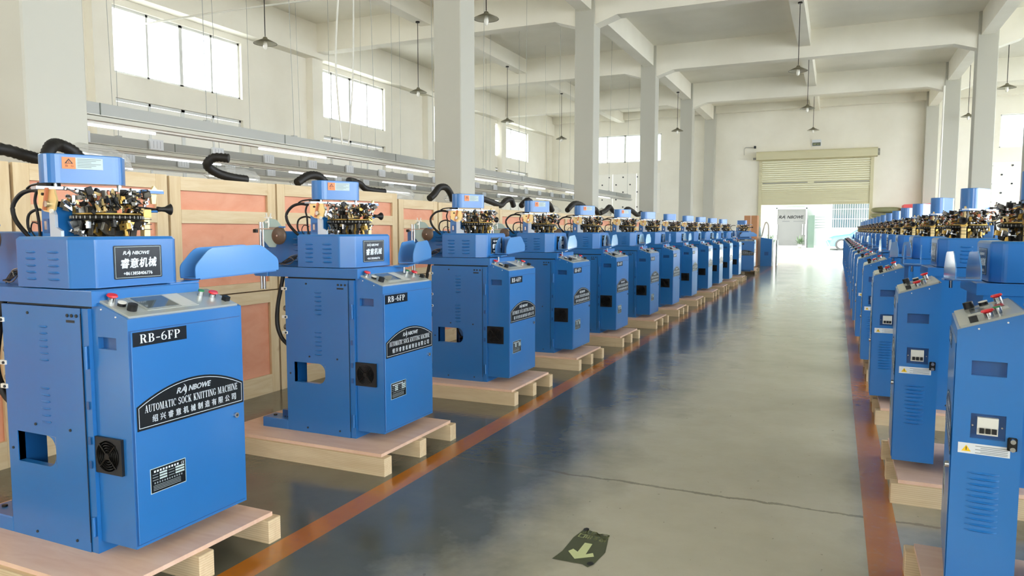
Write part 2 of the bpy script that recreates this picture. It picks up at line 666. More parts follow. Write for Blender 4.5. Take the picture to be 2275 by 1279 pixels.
def maker_logo(mb, o, r, u, w, h, m):
    """slanted wide capitals with a thin crescent sweeping behind them"""
    o, r, u = Vector(o), Vector(r), Vector(u)
    put_text(mb, 'RA', o, r, u, w * .25, h, m, 0.05, 0.3)
    put_text(mb, 'NBOWE', o + r * w * .34, r, u, w * .66, h, m, 0.05, 0.3)
    P = []
    n = 14
    for i in range(n + 1):
        a = math.radians(-62 + 124 * i / n)
        P.append((math.cos(a) * .155 + .13, math.sin(a) * 1.25 + .45))
    for i in range(n + 1):
        a = math.radians(62 - 124 * i / n)
        P.append((math.cos(a) * .115 + .145, math.sin(a) * 1.25 + .45))
    for i in range(n):
        q = [P[i], P[i + 1], P[2 * n - i], P[2 * n + 1 - i]]
        mb.flat([o + r * (a * w) + u * (b * h) for a, b in q], m)


# ------------------------------------------------------------------ naming helpers
def tag(o, label, cat, group=None, kind=None):
    o['label'] = label
    o['category'] = cat
    if group: o['group'] = group
    if kind: o['kind'] = kind
    return o


def empty(name, loc=(0, 0, 0), rz=0.0):
    o = bpy.data.objects.new(name, None)
    o.empty_display_size = 0.1
    COL.objects.link(o)
    o.location = loc
    o.rotation_euler = (0, 0, rz)
    return o


def struct(o):
    o['kind'] = 'structure'
    return o


CH = {}


def kids(o):
    if o.name not in CH:
        CH[o.name] = [c for c in bpy.data.objects if c.parent == o]
    return CH[o.name]


def dup(root, loc=None, rz=None, skip=(), parent=None):
    r = root.copy()
    COL.objects.link(r)
    if parent is not None:
        r.parent = parent
    if loc is not None: r.location = loc
    if rz is not None: r.rotation_euler = (0, 0, rz)
    got = []
    for c in kids(root):
        nm = c.name.split('.')[0]
        if nm in skip: continue
        got.append(dup(c, skip=skip, parent=r)[0])
    return r, got


# ------------------------------------------------------------------ the hall
def wall_boxes(mb, ax, c0, c1, u0, u1, v0, v1, holes, m):
    """wall slab: ax 'x' -> thickness in x, u=y; ax 'y' -> thickness in y, u=x; v=z"""
    us = sorted({u0, u1, *[h[0] for h in holes], *[h[1] for h in holes]})
    for i in range(len(us) - 1):
        a, b = us[i], us[i + 1]
        hs = sorted([(h[2], h[3]) for h in holes if h[0] <= a + 1e-6 and h[1] >= b - 1e-6])
        z = v0
        segs = []
        for lo, hi in hs:
            if lo > z: segs.append((z, lo))
            z = hi
        if z < v1: segs.append((z, v1))
        for lo, hi in segs:
            if ax == 'x': mb.box(c0, c1, a, b, lo, hi, m)
            else: mb.box(a, b, c0, c1, lo, hi, m)


f = MB(); f.flat([(LX, NY, 0), (RWX, NY, 0), (RWX, WY, 0), (LX, WY, 0)], 'floor')
f.flat([(LX - 1, NY, -.3), (LX - 1, WY, -.3), (RWX + 1, WY, -.3), (RWX + 1, NY, -.3)], 'floor')
struct(f.build('floor'))
f = MB(); f.box(LX - .3, RWX + .3, NY - .3, WY + .3, SLAB, SLAB + .25, 'wall'); struct(f.build('ceiling'))

WZ0, WZ1, WL0, WL1 = 4.52, 5.84, 1.15, 4.03
LWY = [(4.1, 7.45), (9.98, 13.35), (15.95, 19.35), (21.8, 25.2), (27.4, 30.9)]
LWY += [(-1.8, 1.55), (-7.7, -4.3)]
holes = [(a, b, WZ0, WZ1) for a, b in LWY] + [(a, b, WL0, WL1) for a, b in LWY]
f = MB(); wall_boxes(f, 'x', LX - .28, LX, NY, WY, 0, SLAB, holes, 'wall'); struct(f.build('wall_left'))
RWY = [(a - .9, b + .9) for a, b in LWY]  # unseen windows, made larger to throw more light on the machine fronts
RZ0, RZ1 = .9, 5.9
f = MB(); wall_boxes(f, 'x', RWX, RWX + .28, NY, WY, 0, SLAB, [(a, b, RZ0, RZ1) for a, b in RWY], 'wall'); struct(f.build('wall_right'))
DX0, DX1, DTOP = -3.12, 1.26, 4.45
FWX = [(-10.95, -7.5), (5.62, 9.1)]
FL = (2.2, 4.05)
fh = [(DX0, DX1, 0, DTOP)] + [(a, b, 4.58, 5.86) for a, b in FWX] + [(-10.95, -7.5, *FL), (5.12, 9.1, *FL)]
f = MB(); wall_boxes(f, 'y', WY, WY + .28, LX - .28, RWX + .28, 0, SLAB, fh, 'wall'); struct(f.build('wall_far'))
NH = [(-11.5, -8, 1.2, 5.8), (-2.5, 0.5, 4.4, 5.8), (5.5, 9.5, 1.2, 5.8)]  # unseen openings behind the camera, added for light from the front
f = MB(); wall_boxes(f, 'y', NY - .28, NY, LX - .28, RWX + .28, 0, SLAB, NH, 'wall'); struct(f.build('wall_near'))

# pillars
for x in (PX - PW, RX):
    for y in PYS + [WY - .38] + [-3.1]:
        f = MB(); f.bbox(x, x + PW, y, y + (.38 if y > 33 else PW), 0, SLAB, 'pillar_grey', .012)
        struct(f.build('pillar'))
for y in PYS + [-3.1, WY - .38]:
    for x0, x1 in ((LX, LX + .22),):
        f = MB(); f.box(x0, x1, y, y + .42, 0, SLAB, 'wall'); struct(f.build('pillar'))
# girders across the hall, beams along it
for y in PYS + [-3.1]:
    f = MB(); f.bbox(LX, RWX, y + .05, y + .40, GIRD, SLAB, 'wall', .01)
    for xs in (PX - PW, RX):     # haunches at the pillars
        for s_ in (-1, 1):
            xa = xs if s_ < 0 else xs + PW
            f.prism([(xa, GIRD), (xa + s_ * .5, GIRD), (xa, GIRD - .16)][::s_ * -1 or 1], y + .05, y + .40, 'wall', 'y')
    struct(f.build('beam'))
f = MB(); f.box(LX, RWX, WY - .3, WY, GIRD + .42, SLAB, 'wall'); struct(f.build('beam'))
for x, z in ((PX - PW + .07, 6.27), (RX + .07, 6.27), (-1.13, 6.42), (-9.55, 6.42), (7.3, 6.42)):
    f = MB(); f.box(x, x + .31, NY, WY, z, SLAB, 'wall'); struct(f.build('beam'))
for x0, x1 in ((LX, LX + .34), (RWX - .34, RWX)):
    f = MB(); f.box(x0, x1, NY, WY, 5.98, SLAB, 'wall'); struct(f.build('beam'))


# windows
def window(ax, c, u0, u1, z0, z1, n, boards=False):
    t = empty('window')
    f = MB(); w = .05
    def bx(a, b, lo, hi, d0=.04, d1=.10, m='alu', q=f):
        if ax == 'x': q.box(c + d0, c + d1, a, b, lo, hi, m)
        else: q.box(a, b, c + d0, c + d1, lo, hi, m)
    bx(u0, u1, z0, z0 + w); bx(u0, u1, z1 - w, z1); bx(u0, u0 + w, z0, z1); bx(u1 - w, u1, z0, z1)
    for i in range(1, n):
        u = u0 + (u1 - u0) * i / n
        ww = .045 if i == n // 2 else .025
        bx(u - ww, u + ww, z0, z1)
    f.build('window_frame', t)
    g = MB(); bx(u0 + w, u1 - w, z0 + w, z1 - w, .065, .071, 'glass', g); g.build('pane', t)
    struct(t)
    return t


wn = 0
for a, b in LWY:
    window('x', LX - .18, a, b, WZ0, WZ1, 4)
    window('x', LX - .18, a, b, WL0, WL1, 4)
    f = MB()
    for k in range(4):
        u = a + (b - a) * k / 4
        f.bbox(LX - .13, LX - .10, u + .01, u + (b - a) / 4 - .01, 2.05, WL1 - .06, 'plaster_white', .004)
    struct(f.build('window_panel'))
for a, b in RWY:
    window('x', RWX + .04, a, b, RZ0, RZ1, 4)
for a, b in FWX:
    window('y', WY + .04, a, b, 4.58, 5.86, 4)
# the lower far windows are closed with white foam boards held by dark studs
for a, b in ((-10.95, -7.5), (5.12, 9.1)):
    t = empty('window')
    f = MB()
    n = 3
    for i in range(n):
        u = a + (b - a) / n * i
        f.bbox(u + .008, u + (b - a) / n - .008, WY + .03, WY + .06, FL[0], FL[1], 'plaster_white', .004)
    f.build('board', t)
    g = MB()
    x = a + .3
    k = 0
    while x < b - .2:
        for z in ((2.5, 3.2, 3.9) if k % 2 == 0 else (2.85, 3.55)):
            g.cyl((x, WY + .031, z), (x, WY + .012, z), .035, 'ink', 8)
        x += .34; k += 1
    g.build('stud', t)
    struct(t)
    tag(t, 'far wall window closed with white boards and dark round studs, ' + ('beside the row of crates' if a < 0 else 'above the opposite machine row'), 'window')

# portals for the daylight
for a, b in LWY:
    for z0, z1 in ((WZ0, WZ1), (WL0, 2.05)):
        portal((LX - .2, (a + b) / 2, (z0 + z1) / 2), (0, -PI / 2, 0), z1 - z0, b - a)
for a, b in RWY:
    portal((RWX + .2, (a + b) / 2, (RZ0 + RZ1) / 2), (0, PI / 2, 0), RZ1 - RZ0, b - a)
portal(((DX0 + DX1) / 2, WY + .2, 1.27), (-PI / 2, 0, 0), DX1 - DX0, 2.54)
for a, b, c, d in NH:
    portal(((a + b) / 2, NY - .2, (c + d) / 2), (PI / 2, 0, 0), b - a, d - c)
for a, b in FWX:
    portal(((a + b) / 2, WY + .2, 5.2), (-PI / 2, 0, 0), b - a, 1.28)

# roller shutter at the far door
t = empty('roller_shutter', (0, WY, 0))
tag(t, 'half-raised cream roller shutter in the far doorway', 'shutter')
f = MB()
z = 2.55
while z < 4.42:
    f.prism([(-.045, z), (-.025, z + .002), (-.012, z + .045), (-.025, z + .088), (-.045, z + .09)], DX0 + .06, DX1 - .06, 'shutter' if 0 else 'cream', 'x') if 'cream' in MATS else None
    z += .09
if not f.v:
    mat('cream', 'CFC9A6', 0.55)
    z = 2.55
    while z < 4.42:
        f.prism([(-.035, z), (-.015, z + .006), (-.002, z + .045), (-.015, z + .082), (-.035, z + .088)][::-1], DX0 + .06, DX1 - .06, 'cream', 'x')
        z += .09
f.box(DX0 + .06, DX1 - .06, -.05, .0, 2.50, 2.56, 'cream')
f.box(DX0 + .1, -1.2, -.052, -.036, 3.42, 3.46, 'rail_grey'); f.box(-.95, DX1 - .1, -.052, -.036, 3.42, 3.46, 'rail_grey')
f.build('curtain', t)
for a, b in ((DX0 - .06, DX0 + .07), (DX1 - .07, DX1 + .05)):
    f = MB(); f.box(a, b, -.08, .02, 0, 4.45, 'cream'); f.build('guide_rail', t)
f = MB(); f.prism(rpoly([(-.42, 4.42), (0, 4.42), (0, 4.78), (-.42, 4.78)], [.02, 0, 0, .12]), DX0 - .16, DX1 + .16, 'cream', 'x')
f.build('shutter_box', t)
f = MB(); f.cyl((DX1 + .16, -.21, 4.6), (DX1 + .24, -.21, 4.6), .14, 'rail_grey', 20); f.cyl((DX0 - .3, -.2, 4.5), (DX0 - .16, -.2, 4.5), .05, 'rail_grey'); f.build('shaft_end', t)

# exit sign and small camera on the far wall
f = MB(); f.box(-1.08, -.72, WY - .05, WY, 4.95, 5.22, 'label_white'); f.box(-1.06, -.74, WY - .054, WY - .05, 4.965, 5.10, 'sign_dark')
put_text(f, 'EXIT', (-1.02, WY - .0551, 5.0), (1, 0, 0), (0, 0, 1), .12, .06, 'exit_light'); put_text(f, '安全出口', (-.88, WY - .0551, 5.0), (1, 0, 0), (0, 0, 1), .12, .06, 'exit_light')
tag(f.build('exit_sign'), 'small exit sign on the wall above the roller shutter', 'sign')
f = MB(); f.cyl((-3.36, WY, 5.0), (-3.36, WY - .12, 5.0), .02, 'rail_grey'); f.bbox(-3.40, -3.32, WY - .26, WY - .1, 4.95, 5.05, 'ink'); f.tube([(-3.4, WY - .01, 5.0), (-3.6, WY - .01, 5.01), (-3.8, WY - .01, 5.0), (-3.82, WY - .01, 4.7)], .008, 'rail_grey')
tag(f.build('security_camera'), 'small dark camera on the far wall left above the shutter', 'camera')

# ------------------------------------------------------------------ outside yard
mat('step', 'BFC3C1', .8)
f = MB()
f.flat([(-40, WY, -.005), (40, WY, -.005), (40, 44, .40), (-40, 44, .40)], 'yard')
f.flat([(-40, 44, .40), (40, 44, .40), (40, 60, .45), (-40, 60, .45)], 'yard')
f.flat([(-60, -40, -.02), (LX - .28, -40, -.02), (LX - .28, WY, -.02), (-60, WY, -.02)], 'yard')
f.flat([(RWX + .28, -40, -.02), (60, -40, -.02), (60, WY, -.02), (RWX + .28, WY, -.02)], 'yard')
f.flat([(LX - .28, -40, -.02), (RWX + .28, -40, -.02), (RWX + .28, NY, -.02), (LX - .28, NY, -.02)], 'yard')
struct(f.build('ground'))
bt = empty('building', (0, 45.2, .4))
tag(bt, 'pale building across the yard with a barred window', 'building')
f = MB(); f.box(-14, 14, -2.2, 0, 3.2, 3.4, 'outside_wall'); f.box(-14, 14, 0, 6, 0, 8, 'outside_wall'); f.box(-14, 14, -.35, 0, 0, .13, 'step'); f.build('facade_shade_canopy', bt)  # first slab is an unseen canopy, added to shade the wall below
f = MB(); f.box(-.35, 2.6, -.05, .0, 1.05, 2.7, 'label_white'); f.box(-.25, 2.5, -.055, -.05, 1.15, 2.6, 'car_glass'); f.build('window', bt)
f = MB()
for i in range(24):
    x = -.3 + i * .12
    f.cyl((x, -.09, 1.0), (x, -.09, 2.75), .013, 'label_white', 6)
for z in (1.1, 1.65, 2.2, 2.68):
    f.box(-.35, 2.6, -.10, -.08, z - .012, z + .012, 'label_white')
f.build('window_bars', bt)
f = MB()
for z in (1.75, 1.6, 1.45, 1.28, 1.14):
    f.box(-1.15, -.62, -.02, 0, z, z + .025, 'ink_grey')
f.build('wall_notice', bt)
# glazed grey entrance with the maker's name on it
t = empty('entrance_screen', (0, 44.7, .4))
tag(t, 'grey entrance screen with lettering across the yard', 'door')
f = MB(); f.bbox(-3.2, -1.62, -.05, 0, .12, 2.25, 'door_grey'); f.box(-3.25, -1.57, -.12, .05, 0, .12, 'step'); f.box(-3.24, -3.18, -.08, .02, .12, 2.3, 'label_white'); f.box(-1.64, -1.58, -.08, .02, .12, 2.3, 'label_white'); f.box(-3.24, -1.58, -.08, .02, 2.22, 2.3, 'label_white'); f.build('panel', t)
f = MB(); maker_logo(f, (-3.1, -.0515, 1.68), (1, 0, 0), (0, 0, 1), 1.35, .17, 'door_mark'); f.box(-2.9, -2.5, -.052, -.051, 1.5, 1.54, 'door_mark'); f.box(-2.3, -1.75, -.052, -.051, 1.5, 1.53, 'door_mark'); f.build('lettering', t)
for x in (-3.17, -1.79, -1.66):
    f = MB(); f.cyl((x, -.13, .75), (x, -.13, 1.35), .022, 'label_white', 8); f.cyl((x, -.13, .8), (x, -.05, .8), .012, 'label_white', 6); f.cyl((x, -.13, 1.3), (x, -.05, 1.3), .012, 'label_white', 6); f.build('handle', t)
f = MB(); f.box(-1.5, -1.18, -.25, .15, 0, 1.85, 'green_pale')
tag(f.build('storage_locker', None, (0, 44.65, .4)), 'grey-green cabinet outdoors beside the grey entrance screen', 'cabinet')
for i, (x, y, h, lb) in enumerate([(-3.5, 44.0, .9, 'left of'), (-1.88, 43.7, .75, 'in front of')]):
    t = empty('potted_plant', (x, y, .4))
    tag(t, 'small potted plant %s the grey entrance screen outdoors' % lb, 'plant')
    f = MB(); f.lathe([(0, 0), (.09, 0), (.12, .2), (0, .2)], (0, 0, 0), (0, 0, 1), 'rail_grey', 12); f.build('pot', t)
    f = MB()
    for k in range(70):
        a, e = R.uniform(0, 2 * PI), R.uniform(.1, 1.3)
        l = R.uniform(.2, .5) * h
        d = Vector((math.cos(a) * math.cos(e), math.sin(a) * math.cos(e), math.sin(e)))
        p = Vector((0, 0, .2)) + d * l * .6
        q = p + d * l
        sd = d.cross(Vector((0, 0, 1))).normalized() * .03
        f.flat([p, (p + q) / 2 + sd, q, (p + q) / 2 - sd], 'leaf')
    f.build('foliage', t)
# car front half seen through the door
t = empty('car', (1.2, 42.6, .34))
tag(t, 'pale blue car parked in the yard under the barred window', 'car')
prof = [(-1.65, .22), (-1.72, .45), (-1.66, .62), (-1.35, .76), (-.55, .88), (.05, 1.28), (.9, 1.38), (2.0, 1.33), (2.5, .95), (2.75, .85), (2.8, .3), (2.4, .2)]
f = MB()
def carsec(y, s):
    return [(a * (1 - (0.03 if s else 0)), y, b * (1 if not s else .985)) for a, b in prof]
rings = [carsec(-.78, 1), carsec(-.85, 0), carsec(.85, 0), carsec(.78, 1)]
vs = [p for r_ in rings for p in r_]; n = len(prof)
fs = [(k * n + i, k * n + (i + 1) % n, (k + 1) * n + (i + 1) % n, (k + 1) * n + i) for k in range(3) for i in range(n)]
f.add(vs, fs + [tuple(range(n)), tuple(range(3 * n, 4 * n))], 'car_paint')
f.build('body', t)
f = MB(); f.flat([(-.45, -.852, .9), (.95, -.852, .95), (.9, -.80, 1.3), (.08, -.80, 1.24)], 'car_glass'); f.flat([(1.0, -.852, .95), (2.3, -.852, .95), (1.9, -.80, 1.28), (.98, -.80, 1.31)], 'car_glass'); f.build('side_window', t)
f = MB(); f.box(-1.70, -1.45, -.865, -.6, .55, .64, 'label_white'); f.build('headlight', t)
for x in (-.95, 1.75):
    for y in (-.86, .66):
        f = MB(); f.cyl((x, y, .31), (x, y + .2, .31), .31, 'tyre', 28)
        f.cyl((x, y - .012, .31), (x, y + .02, .31), .2, 'rim', 24)
        for k in range(5):
            a = 2 * PI * k / 5
            f.box(x - .02, x + .02, y - .02, y, .31, .31, 'tyre') if 0 else None
            f.cyl((x + .04 * math.cos(a), y - .016, .31 + .04 * math.sin(a)), (x + .19 * math.cos(a + .12), y - .016, .31 + .19 * math.sin(a + .12)), .02, 'label_white', 6)
        f.build('wheel', t)
f = MB()
for s_ in (0, .28):
    f.tube([(s_, 0, .0), (s_ + .02, .02, .25), (s_ - .1, .02, .5), (s_ - .2, .0, .62)], .018, 'ink_grey', 6)
f.tube([(-.5, 0, .02), (0, .1, .02), (.6, -.05, .02), (1.3, .1, .02)], .02, 'ink_grey', 6)
tag(f.build('parking_barrier', None, (-.62, 41.6, .31)), 'low bent metal parking bar on the yard in front of the pale car', 'barrier')


# ------------------------------------------------------------------ knitting machine (local: x towards the aisle, y along the row, z from the pallet)
def louvres(f, x0, x1, zs, y, d, m='blue', ax='y', h=.012):
    """pressed louvres on a face y=const (or x=const); d sign of the outward normal"""
    for z in zs:
        n = 6
        vs = []
        for i in range(n + 1):
            t = i / n
            k = math.sin(PI * min(max(t, .0), 1)) ** .5
            u = x0 + (x1 - x0) * t
            a = (u, y, z + h * .40); b = (u, y + d * .0075 * k, z - h * .02); c = (u, y, z - h * .30 * k - .001)
            vs += [a, b, c]
        if ax == 'x':
            vs = [(q[1], q[0], q[2]) for q in vs]
        fs = []
        for i in range(n):
            fs += [(3 * i, 3 * i + 3, 3 * i + 4, 3 * i + 1), (3 * i + 1, 3 * i + 4, 3 * i + 5, 3 * i + 2)]
        f.add(vs, fs, m)


def screw(f, x, y, z, ax, r=.006, m='ink'):
    d = Vector(ax) * .004
    f.cyl((x, y, z), Vector((x, y, z)) + d, r, m, 8)


def frange(a, b, n):
    return [a + (b - a) * i / (n - 1) for i in range(n)]


def make_machine():
    t = empty('knitting_machine')
    # ---- cabinet column
    f = MB()
    for yy, d in ((0.0, 1), (0.50, -1)):
        place = (lambda u, v, k, yy=yy, d=d: (u, yy + k * d, v))
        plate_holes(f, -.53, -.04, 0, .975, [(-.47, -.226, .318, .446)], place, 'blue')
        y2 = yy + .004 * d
        plate_holes(f, -.53, -.04, 0, .975, [(-.47, -.226, .318, .446)], (lambda u, v, k, y2=y2: (u, y2, v)), 'blue_shaded')
        # hole rim and its rounded aisle-side corners
        for a, b, c, e in ((-.47, -.226, .318, .318), (-.47, -.226, .446, .446), (-.47, -.47, .318, .446), (-.226, -.226, .318, .446)):
            f.flat([(a, yy, c), (b, yy, e), (b, yy + .03 * d, e), (a, yy + .03 * d, c)] if a != b else [(a, yy, c), (a, yy, e), (a, yy + .03 * d, e), (a, yy + .03 * d, c)], 'blue')
        for cz, sz in ((.318, 1), (.446, -1)):
            pts = [(-.226, cz)]
            for i in range(7):
                a = PI / 2 * i / 6
                pts.append((-.226 - .05 * (1 - math.cos(a)) if 0 else -.226 - .05 + .05 * math.cos(a), cz + sz * (.05 - .05 * math.sin(a))))
            pts = [(-.226, cz), (-.276, cz)] + [(-.276 + .05 * math.sin(PI / 2 * i / 6), cz + sz * (.05 - .05 * math.cos(PI / 2 * i / 6))) for i in range(1, 7)]
            f.flat([(a, yy + .001 * -d, b) for a, b in pts], 'blue')
    f.box(-.04, -.002, 0.004, .496, 0, .975, 'blue')
    f.box(-.475, -.47, .004, .12, .25, .50, 'blue_shaded'); f.box(-.475, -.47, .38, .496, .25, .50, 'blue_shaded')
    f.box(-.53, -.525, .004, .06, 0, .975, 'blue_shaded'); f.box(-.53, -.525, .44, .496, 0, .975, 'blue_shaded')
    f.box(-.53, -.04, .004, .496, .0, .03, 'blue_shaded'); f.box(-.53, -.04, .004, .496, .95, .972, 'blue_shaded')
    louvres(f, -.298, -.242, frange(.892, .757, 6), 0, -1); louvres(f, -.303, -.245, frange(.642, .502, 6), 0, -1)
    louvres(f, -.298, -.242, frange(.892, .757, 6), .5, 1); louvres(f, -.303, -.245, frange(.642, .502, 6), .5, 1)
    for x, z in ((-.36, .945), (-.50, .37), (-.345, .487), (-.13, .485), (-.37, .03), (-.12, .035)):
        screw(f, x, 0, z, (0, -1, 0)); screw(f, x, .5, z, (0, 1, 0))
    for x in (-.115, -.09, -.062):
        screw(f, x, 0, .945, (0, -1, 0), .007)
    f.box(-.125, -.075, -.001, 0, .917, .927, 'ink')
    f.box(-.042, -.039, -.001, 0, .04, .955, 'ink')
    f.build('base_cabinet', t)
    # hinges between cabinet and control box
    for z0, z1 in ((.74, .83), (.07, .15)):
        f = MB(); f.cyl((-.012, -.004, z0), (-.012, -.004, z1), .007, 'blue', 8); f.build('hinge', t)
    for z in (.58, .44, .345):
        f = MB(); f.box(-.027, -.012, -.0015, 0, z, z + .03, 'blue_shaded'); f.build('lock_tab', t)
    # ---- foot beam
    f = MB(); f.bbox(-.745, -.53, 0.0, .12, 0, .062, 'blue', .006); f.bbox(-.745, -.53, .38, .5, 0, .062, 'blue', .006); f.box(-.62, -.53, .05, .45, .062, .11, 'blue_shaded')
    for x in (-.69, -.60, -.575): f.cyl((x, .06, .062), (x, .06, .07), .012, 'dark_steel', 8)
    for x in (-.6, -.57, -.545): f.cyl((x, .1, .11), (x, .1, .118), .01, 'dark_steel', 6)
    f.build('foot_beam', t)
    # ---- table
    f = MB()
    f.prism([(-.66, 0), (.03, 0), (.03, .51), (-.80, .51), (-.87, .44), (-.87, .10), (-.84, .06)], .985, 1.045, 'blue', bev=.003)
    f.box(-.52, -.005, .02, .48, .975, .986, 'ink')  # dark fill: shade of the gap under the table, put in as colour
    f.build('table_plate', t)
    # ---- housing
    f = MB()
    hp = [(-.43, .01), (-.11, .01), (-.03, .07), (-.03, .44), (-.085, .49), (-.43, .49)]
    hp = rpoly(hp, [.004, .006, .006, .012, .012, .004], 2)
    f.prism(hp, 1.049, 1.252, 'blue', bev=.012, top='panel_edge')
    louvres(f, -.372, -.305, frange(1.19, 1.082, 5), .01, -1, h=.014); louvres(f, -.238, -.162, frange(1.19, 1.082, 5), .01, -1, h=.014)
    louvres(f, -.372, -.305, frange(1.19, 1.082, 5), .49, 1, h=.014); louvres(f, -.238, -.162, frange(1.19, 1.082, 5), .49, 1, h=.014)
    hs = f.build('drive_housing', t)
    f = MB()
    f.prism(rpoly([(.143, 1.078), (.369, 1.078), (.369, 1.215), (.143, 1.215)], .006, 3), -.03, -.028, 'plate_black', 'x')
    for a, b, c, d in ((.15, .362, 1.083, 1.0845), (.15, .362, 1.2085, 1.21), (.149, .1505, 1.083, 1.21), (.3615, .363, 1.083, 1.21)):
        f.box(-.028, -.0276, a, b, c, d, 'exit_light' if 0 else 'label_grey')
    maker_logo(f, (-.0275, .185, 1.178), (0, 1, 0), (0, 0, 1), .125, .014, 'white_ink')
    for i, ch in enumerate('睿意机械'):
        put_text(f, ch, (-.0275, .172 + i * .043, 1.122 + i * .001), (0, 1, 0), (0, .12, 1), .038, .040, 'white_ink', .035)
    put_text(f, '+8613858406776', (-.0275, .185, 1.094), (0, 1, 0), (0, 0, 1), .135, .013, 'white_ink', .04)
    f.build('name_plate', hs)
    # ---- control box
    f = MB()
    Y0, Y1, XF = .02, .588, .196
    f.flat([(0, Y0, .047), (0, Y0, 1.008), (0, Y1, 1.008), (0, Y1, .047)], 'blue_shaded')
    f.flat([(XF, Y0, .047), (XF, Y1, .047), (XF, Y1, .941), (XF, Y0, .941)], 'blue')
    f.flat([(0, Y0, 1.008), (XF, Y0, .941), (XF, Y1, .941), (0, Y1, 1.008)], 'blue')
    f.flat([(0, Y0, .047), (0, Y1, .047), (XF, Y1, .047), (XF, Y0, .047)], 'blue_shaded')
    plate_holes(f, 0, XF, .047, .90, [(.029, .130, .821, .867, .022, 'blue_shaded')], lambda u, v, k: (u, Y0 + k, v), 'blue')
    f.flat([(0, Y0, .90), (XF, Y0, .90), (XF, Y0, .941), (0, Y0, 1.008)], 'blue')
    plate_holes(f, 0, XF, .047, .90, [(.05, .15, .79, .84, .022, 'blue_shaded'), (.045, .145, .575, .66, .02, 'blue_shaded')], lambda u, v, k: (u, Y1 - k, v), 'blue')
    f.flat([(0, Y1, .90), (XF, Y1, .90), (XF, Y1, .941), (0, Y1, 1.008)], 'blue')
    louvres(f, .055, .15, frange(.455, .255, 11), Y1, 1, h=.012)
    f.box(.02, .19, Y0 - .001, Y0, .921, .923, 'blue_shaded') if 0 else None
    for x, z in ((.055, .974), (.135, .948)):
        screw(f, x, Y0, z, (0, -1, 0), .003, 'white_plastic'); screw(f, x, Y1, z, (0, 1, 0), .003, 'white_plastic')
    cb = f.build('control_box', t)
    f = MB()
    f.bbox(XF, XF + .004, .03, .578, .062, .893, 'blue', .002)
    for a, b, c, d in ((.022, .030, .062, .893), (.022, .578, .893, .897), (.022, .578, .057, .062)):
        f.box(XF, XF + .0008, a, b, c, d, 'blue_shaded')
    dr = f.build('door', cb)
    xs = XF + .0042
    f = MB(); f.box(xs - .0002, xs + .001, .036, .284, .834, .889, 'plate_black')
    serif_text(f, 'RB-6FP', (xs + .0013, .066, .845), (0, 1, 0), (0, 0, 1), .19, .034, 'white_ink'); f.build('model_plate', dr)
    f = MB()
    arc = [(.04 + .54 * i / 18, .600 + .072 * (1 - ((i / 9) - 1) ** 2)) for i in range(19)]
    out = [(.04, .505), (.58, .505)] + arc[::-1]
    f.prism(out, xs - .0002, xs + .001, 'plate_black', 'x')
    ins = [(.048, .514), (.572, .514)] + [(.048 + .524 * i / 18, .595 + .069 * (1 - ((i / 9) - 1) ** 2)) for i in range(19)][::-1]
    for i in range(len(ins)):
        p, q = Vector(ins[i]), Vector(ins[(i + 1) % len(ins)])
        nn = (q - p).normalized(); nn = Vector((-nn.y, nn.x)) * .0022
        f.flat([(xs + .0013, *p), (xs + .0013, *q), (xs + .0013, *(q + nn)), (xs + .0013, *(p + nn))], 'white_ink')
    maker_logo(f, (xs + .0013, .225, .617), (0, 1, 0), (0, 0, 1), .175, .022, 'white_ink')
    serif_text(f, 'AUTOMATIC SOCK KNITTING MACHINE', (xs + .0013, .075, .571), (0, 1, 0), (0, 0, 1), .475, .029, 'white_ink')
    for i, ch in enumerate('绍兴睿意机械制造有限公司'):
        put_text(f, ch, (xs + .0013, .108 + i * .0368, .528), (0, 1, 0), (0, 0, 1), .024, .028, 'white_ink', .03)
    f.build('company_plate', dr)
    f = MB(); f.box(xs - .0002, xs + .0008, .088, .256, .243, .343, 'label_grey'); f.box(xs, xs + .001, .0905, .2535, .2455, .3405, 'plate_black')
    for i in range(9):
        f.box(xs, xs + .0012, .105 + i * .0135, .113 + i * .0135, .325, .333, 'white_ink')
    put_text(f, 'CE', (xs + .0012, .233, .324), (0, 1, 0), (0, 0, 1), .015, .01, 'white_ink')
    for i in range(3):
        f.box(xs, xs + .0012, .13, .165, .314 - i * .011, .321 - i * .011, 'label_grey'); f.box(xs, xs + .0012, .205, .248, .314 - i * .011, .321 - i * .011, 'label_grey')
        f.box(xs, xs + .0012, .098, .124, .315 - i * .011, .318 - i * .011, 'ink_grey'); f.box(xs, xs + .0012, .172, .2, .315 - i * .011, .318 - i * .011, 'ink_grey')
    for i in range(12):
        f.box(xs, xs + .0012, .105 + i * .0115, .111 + i * .0115, .279, .286, 'ink_grey')
    for z in (.271, .265, .259, .253):
        f.box(xs, xs + .0012, .1, .23, z, z + .0025, 'ink_grey')
    f.build('rating_plate', dr)
    f = MB(); f.cyl((xs, .531, .457), (xs + .012, .531, .457), .012, 'steel', 14); f.cyl((xs + .012, .531, .457), (xs + .013, .531, .457), .005, 'ink', 8); f.build('door_lock', dr)
    # fan grille
    f = MB(); x0, x1, z0, z1 = -.006, .147, .332, .475
    f.box(x0, x1, Y0 - .012, Y0, z0, z1, 'black')
    cx, cz = (x0 + x1) / 2, (z0 + z1) / 2
    for r_ in (.018, .028, .038, .048, .058):
        f.lathe([(r_ - .0025, -.002), (r_ - .0025, .002), (r_ + .0025, .002), (r_ + .0025, -.002)], (cx, Y0 - .014, cz), (0, 1, 0), 'dark_steel', 24)
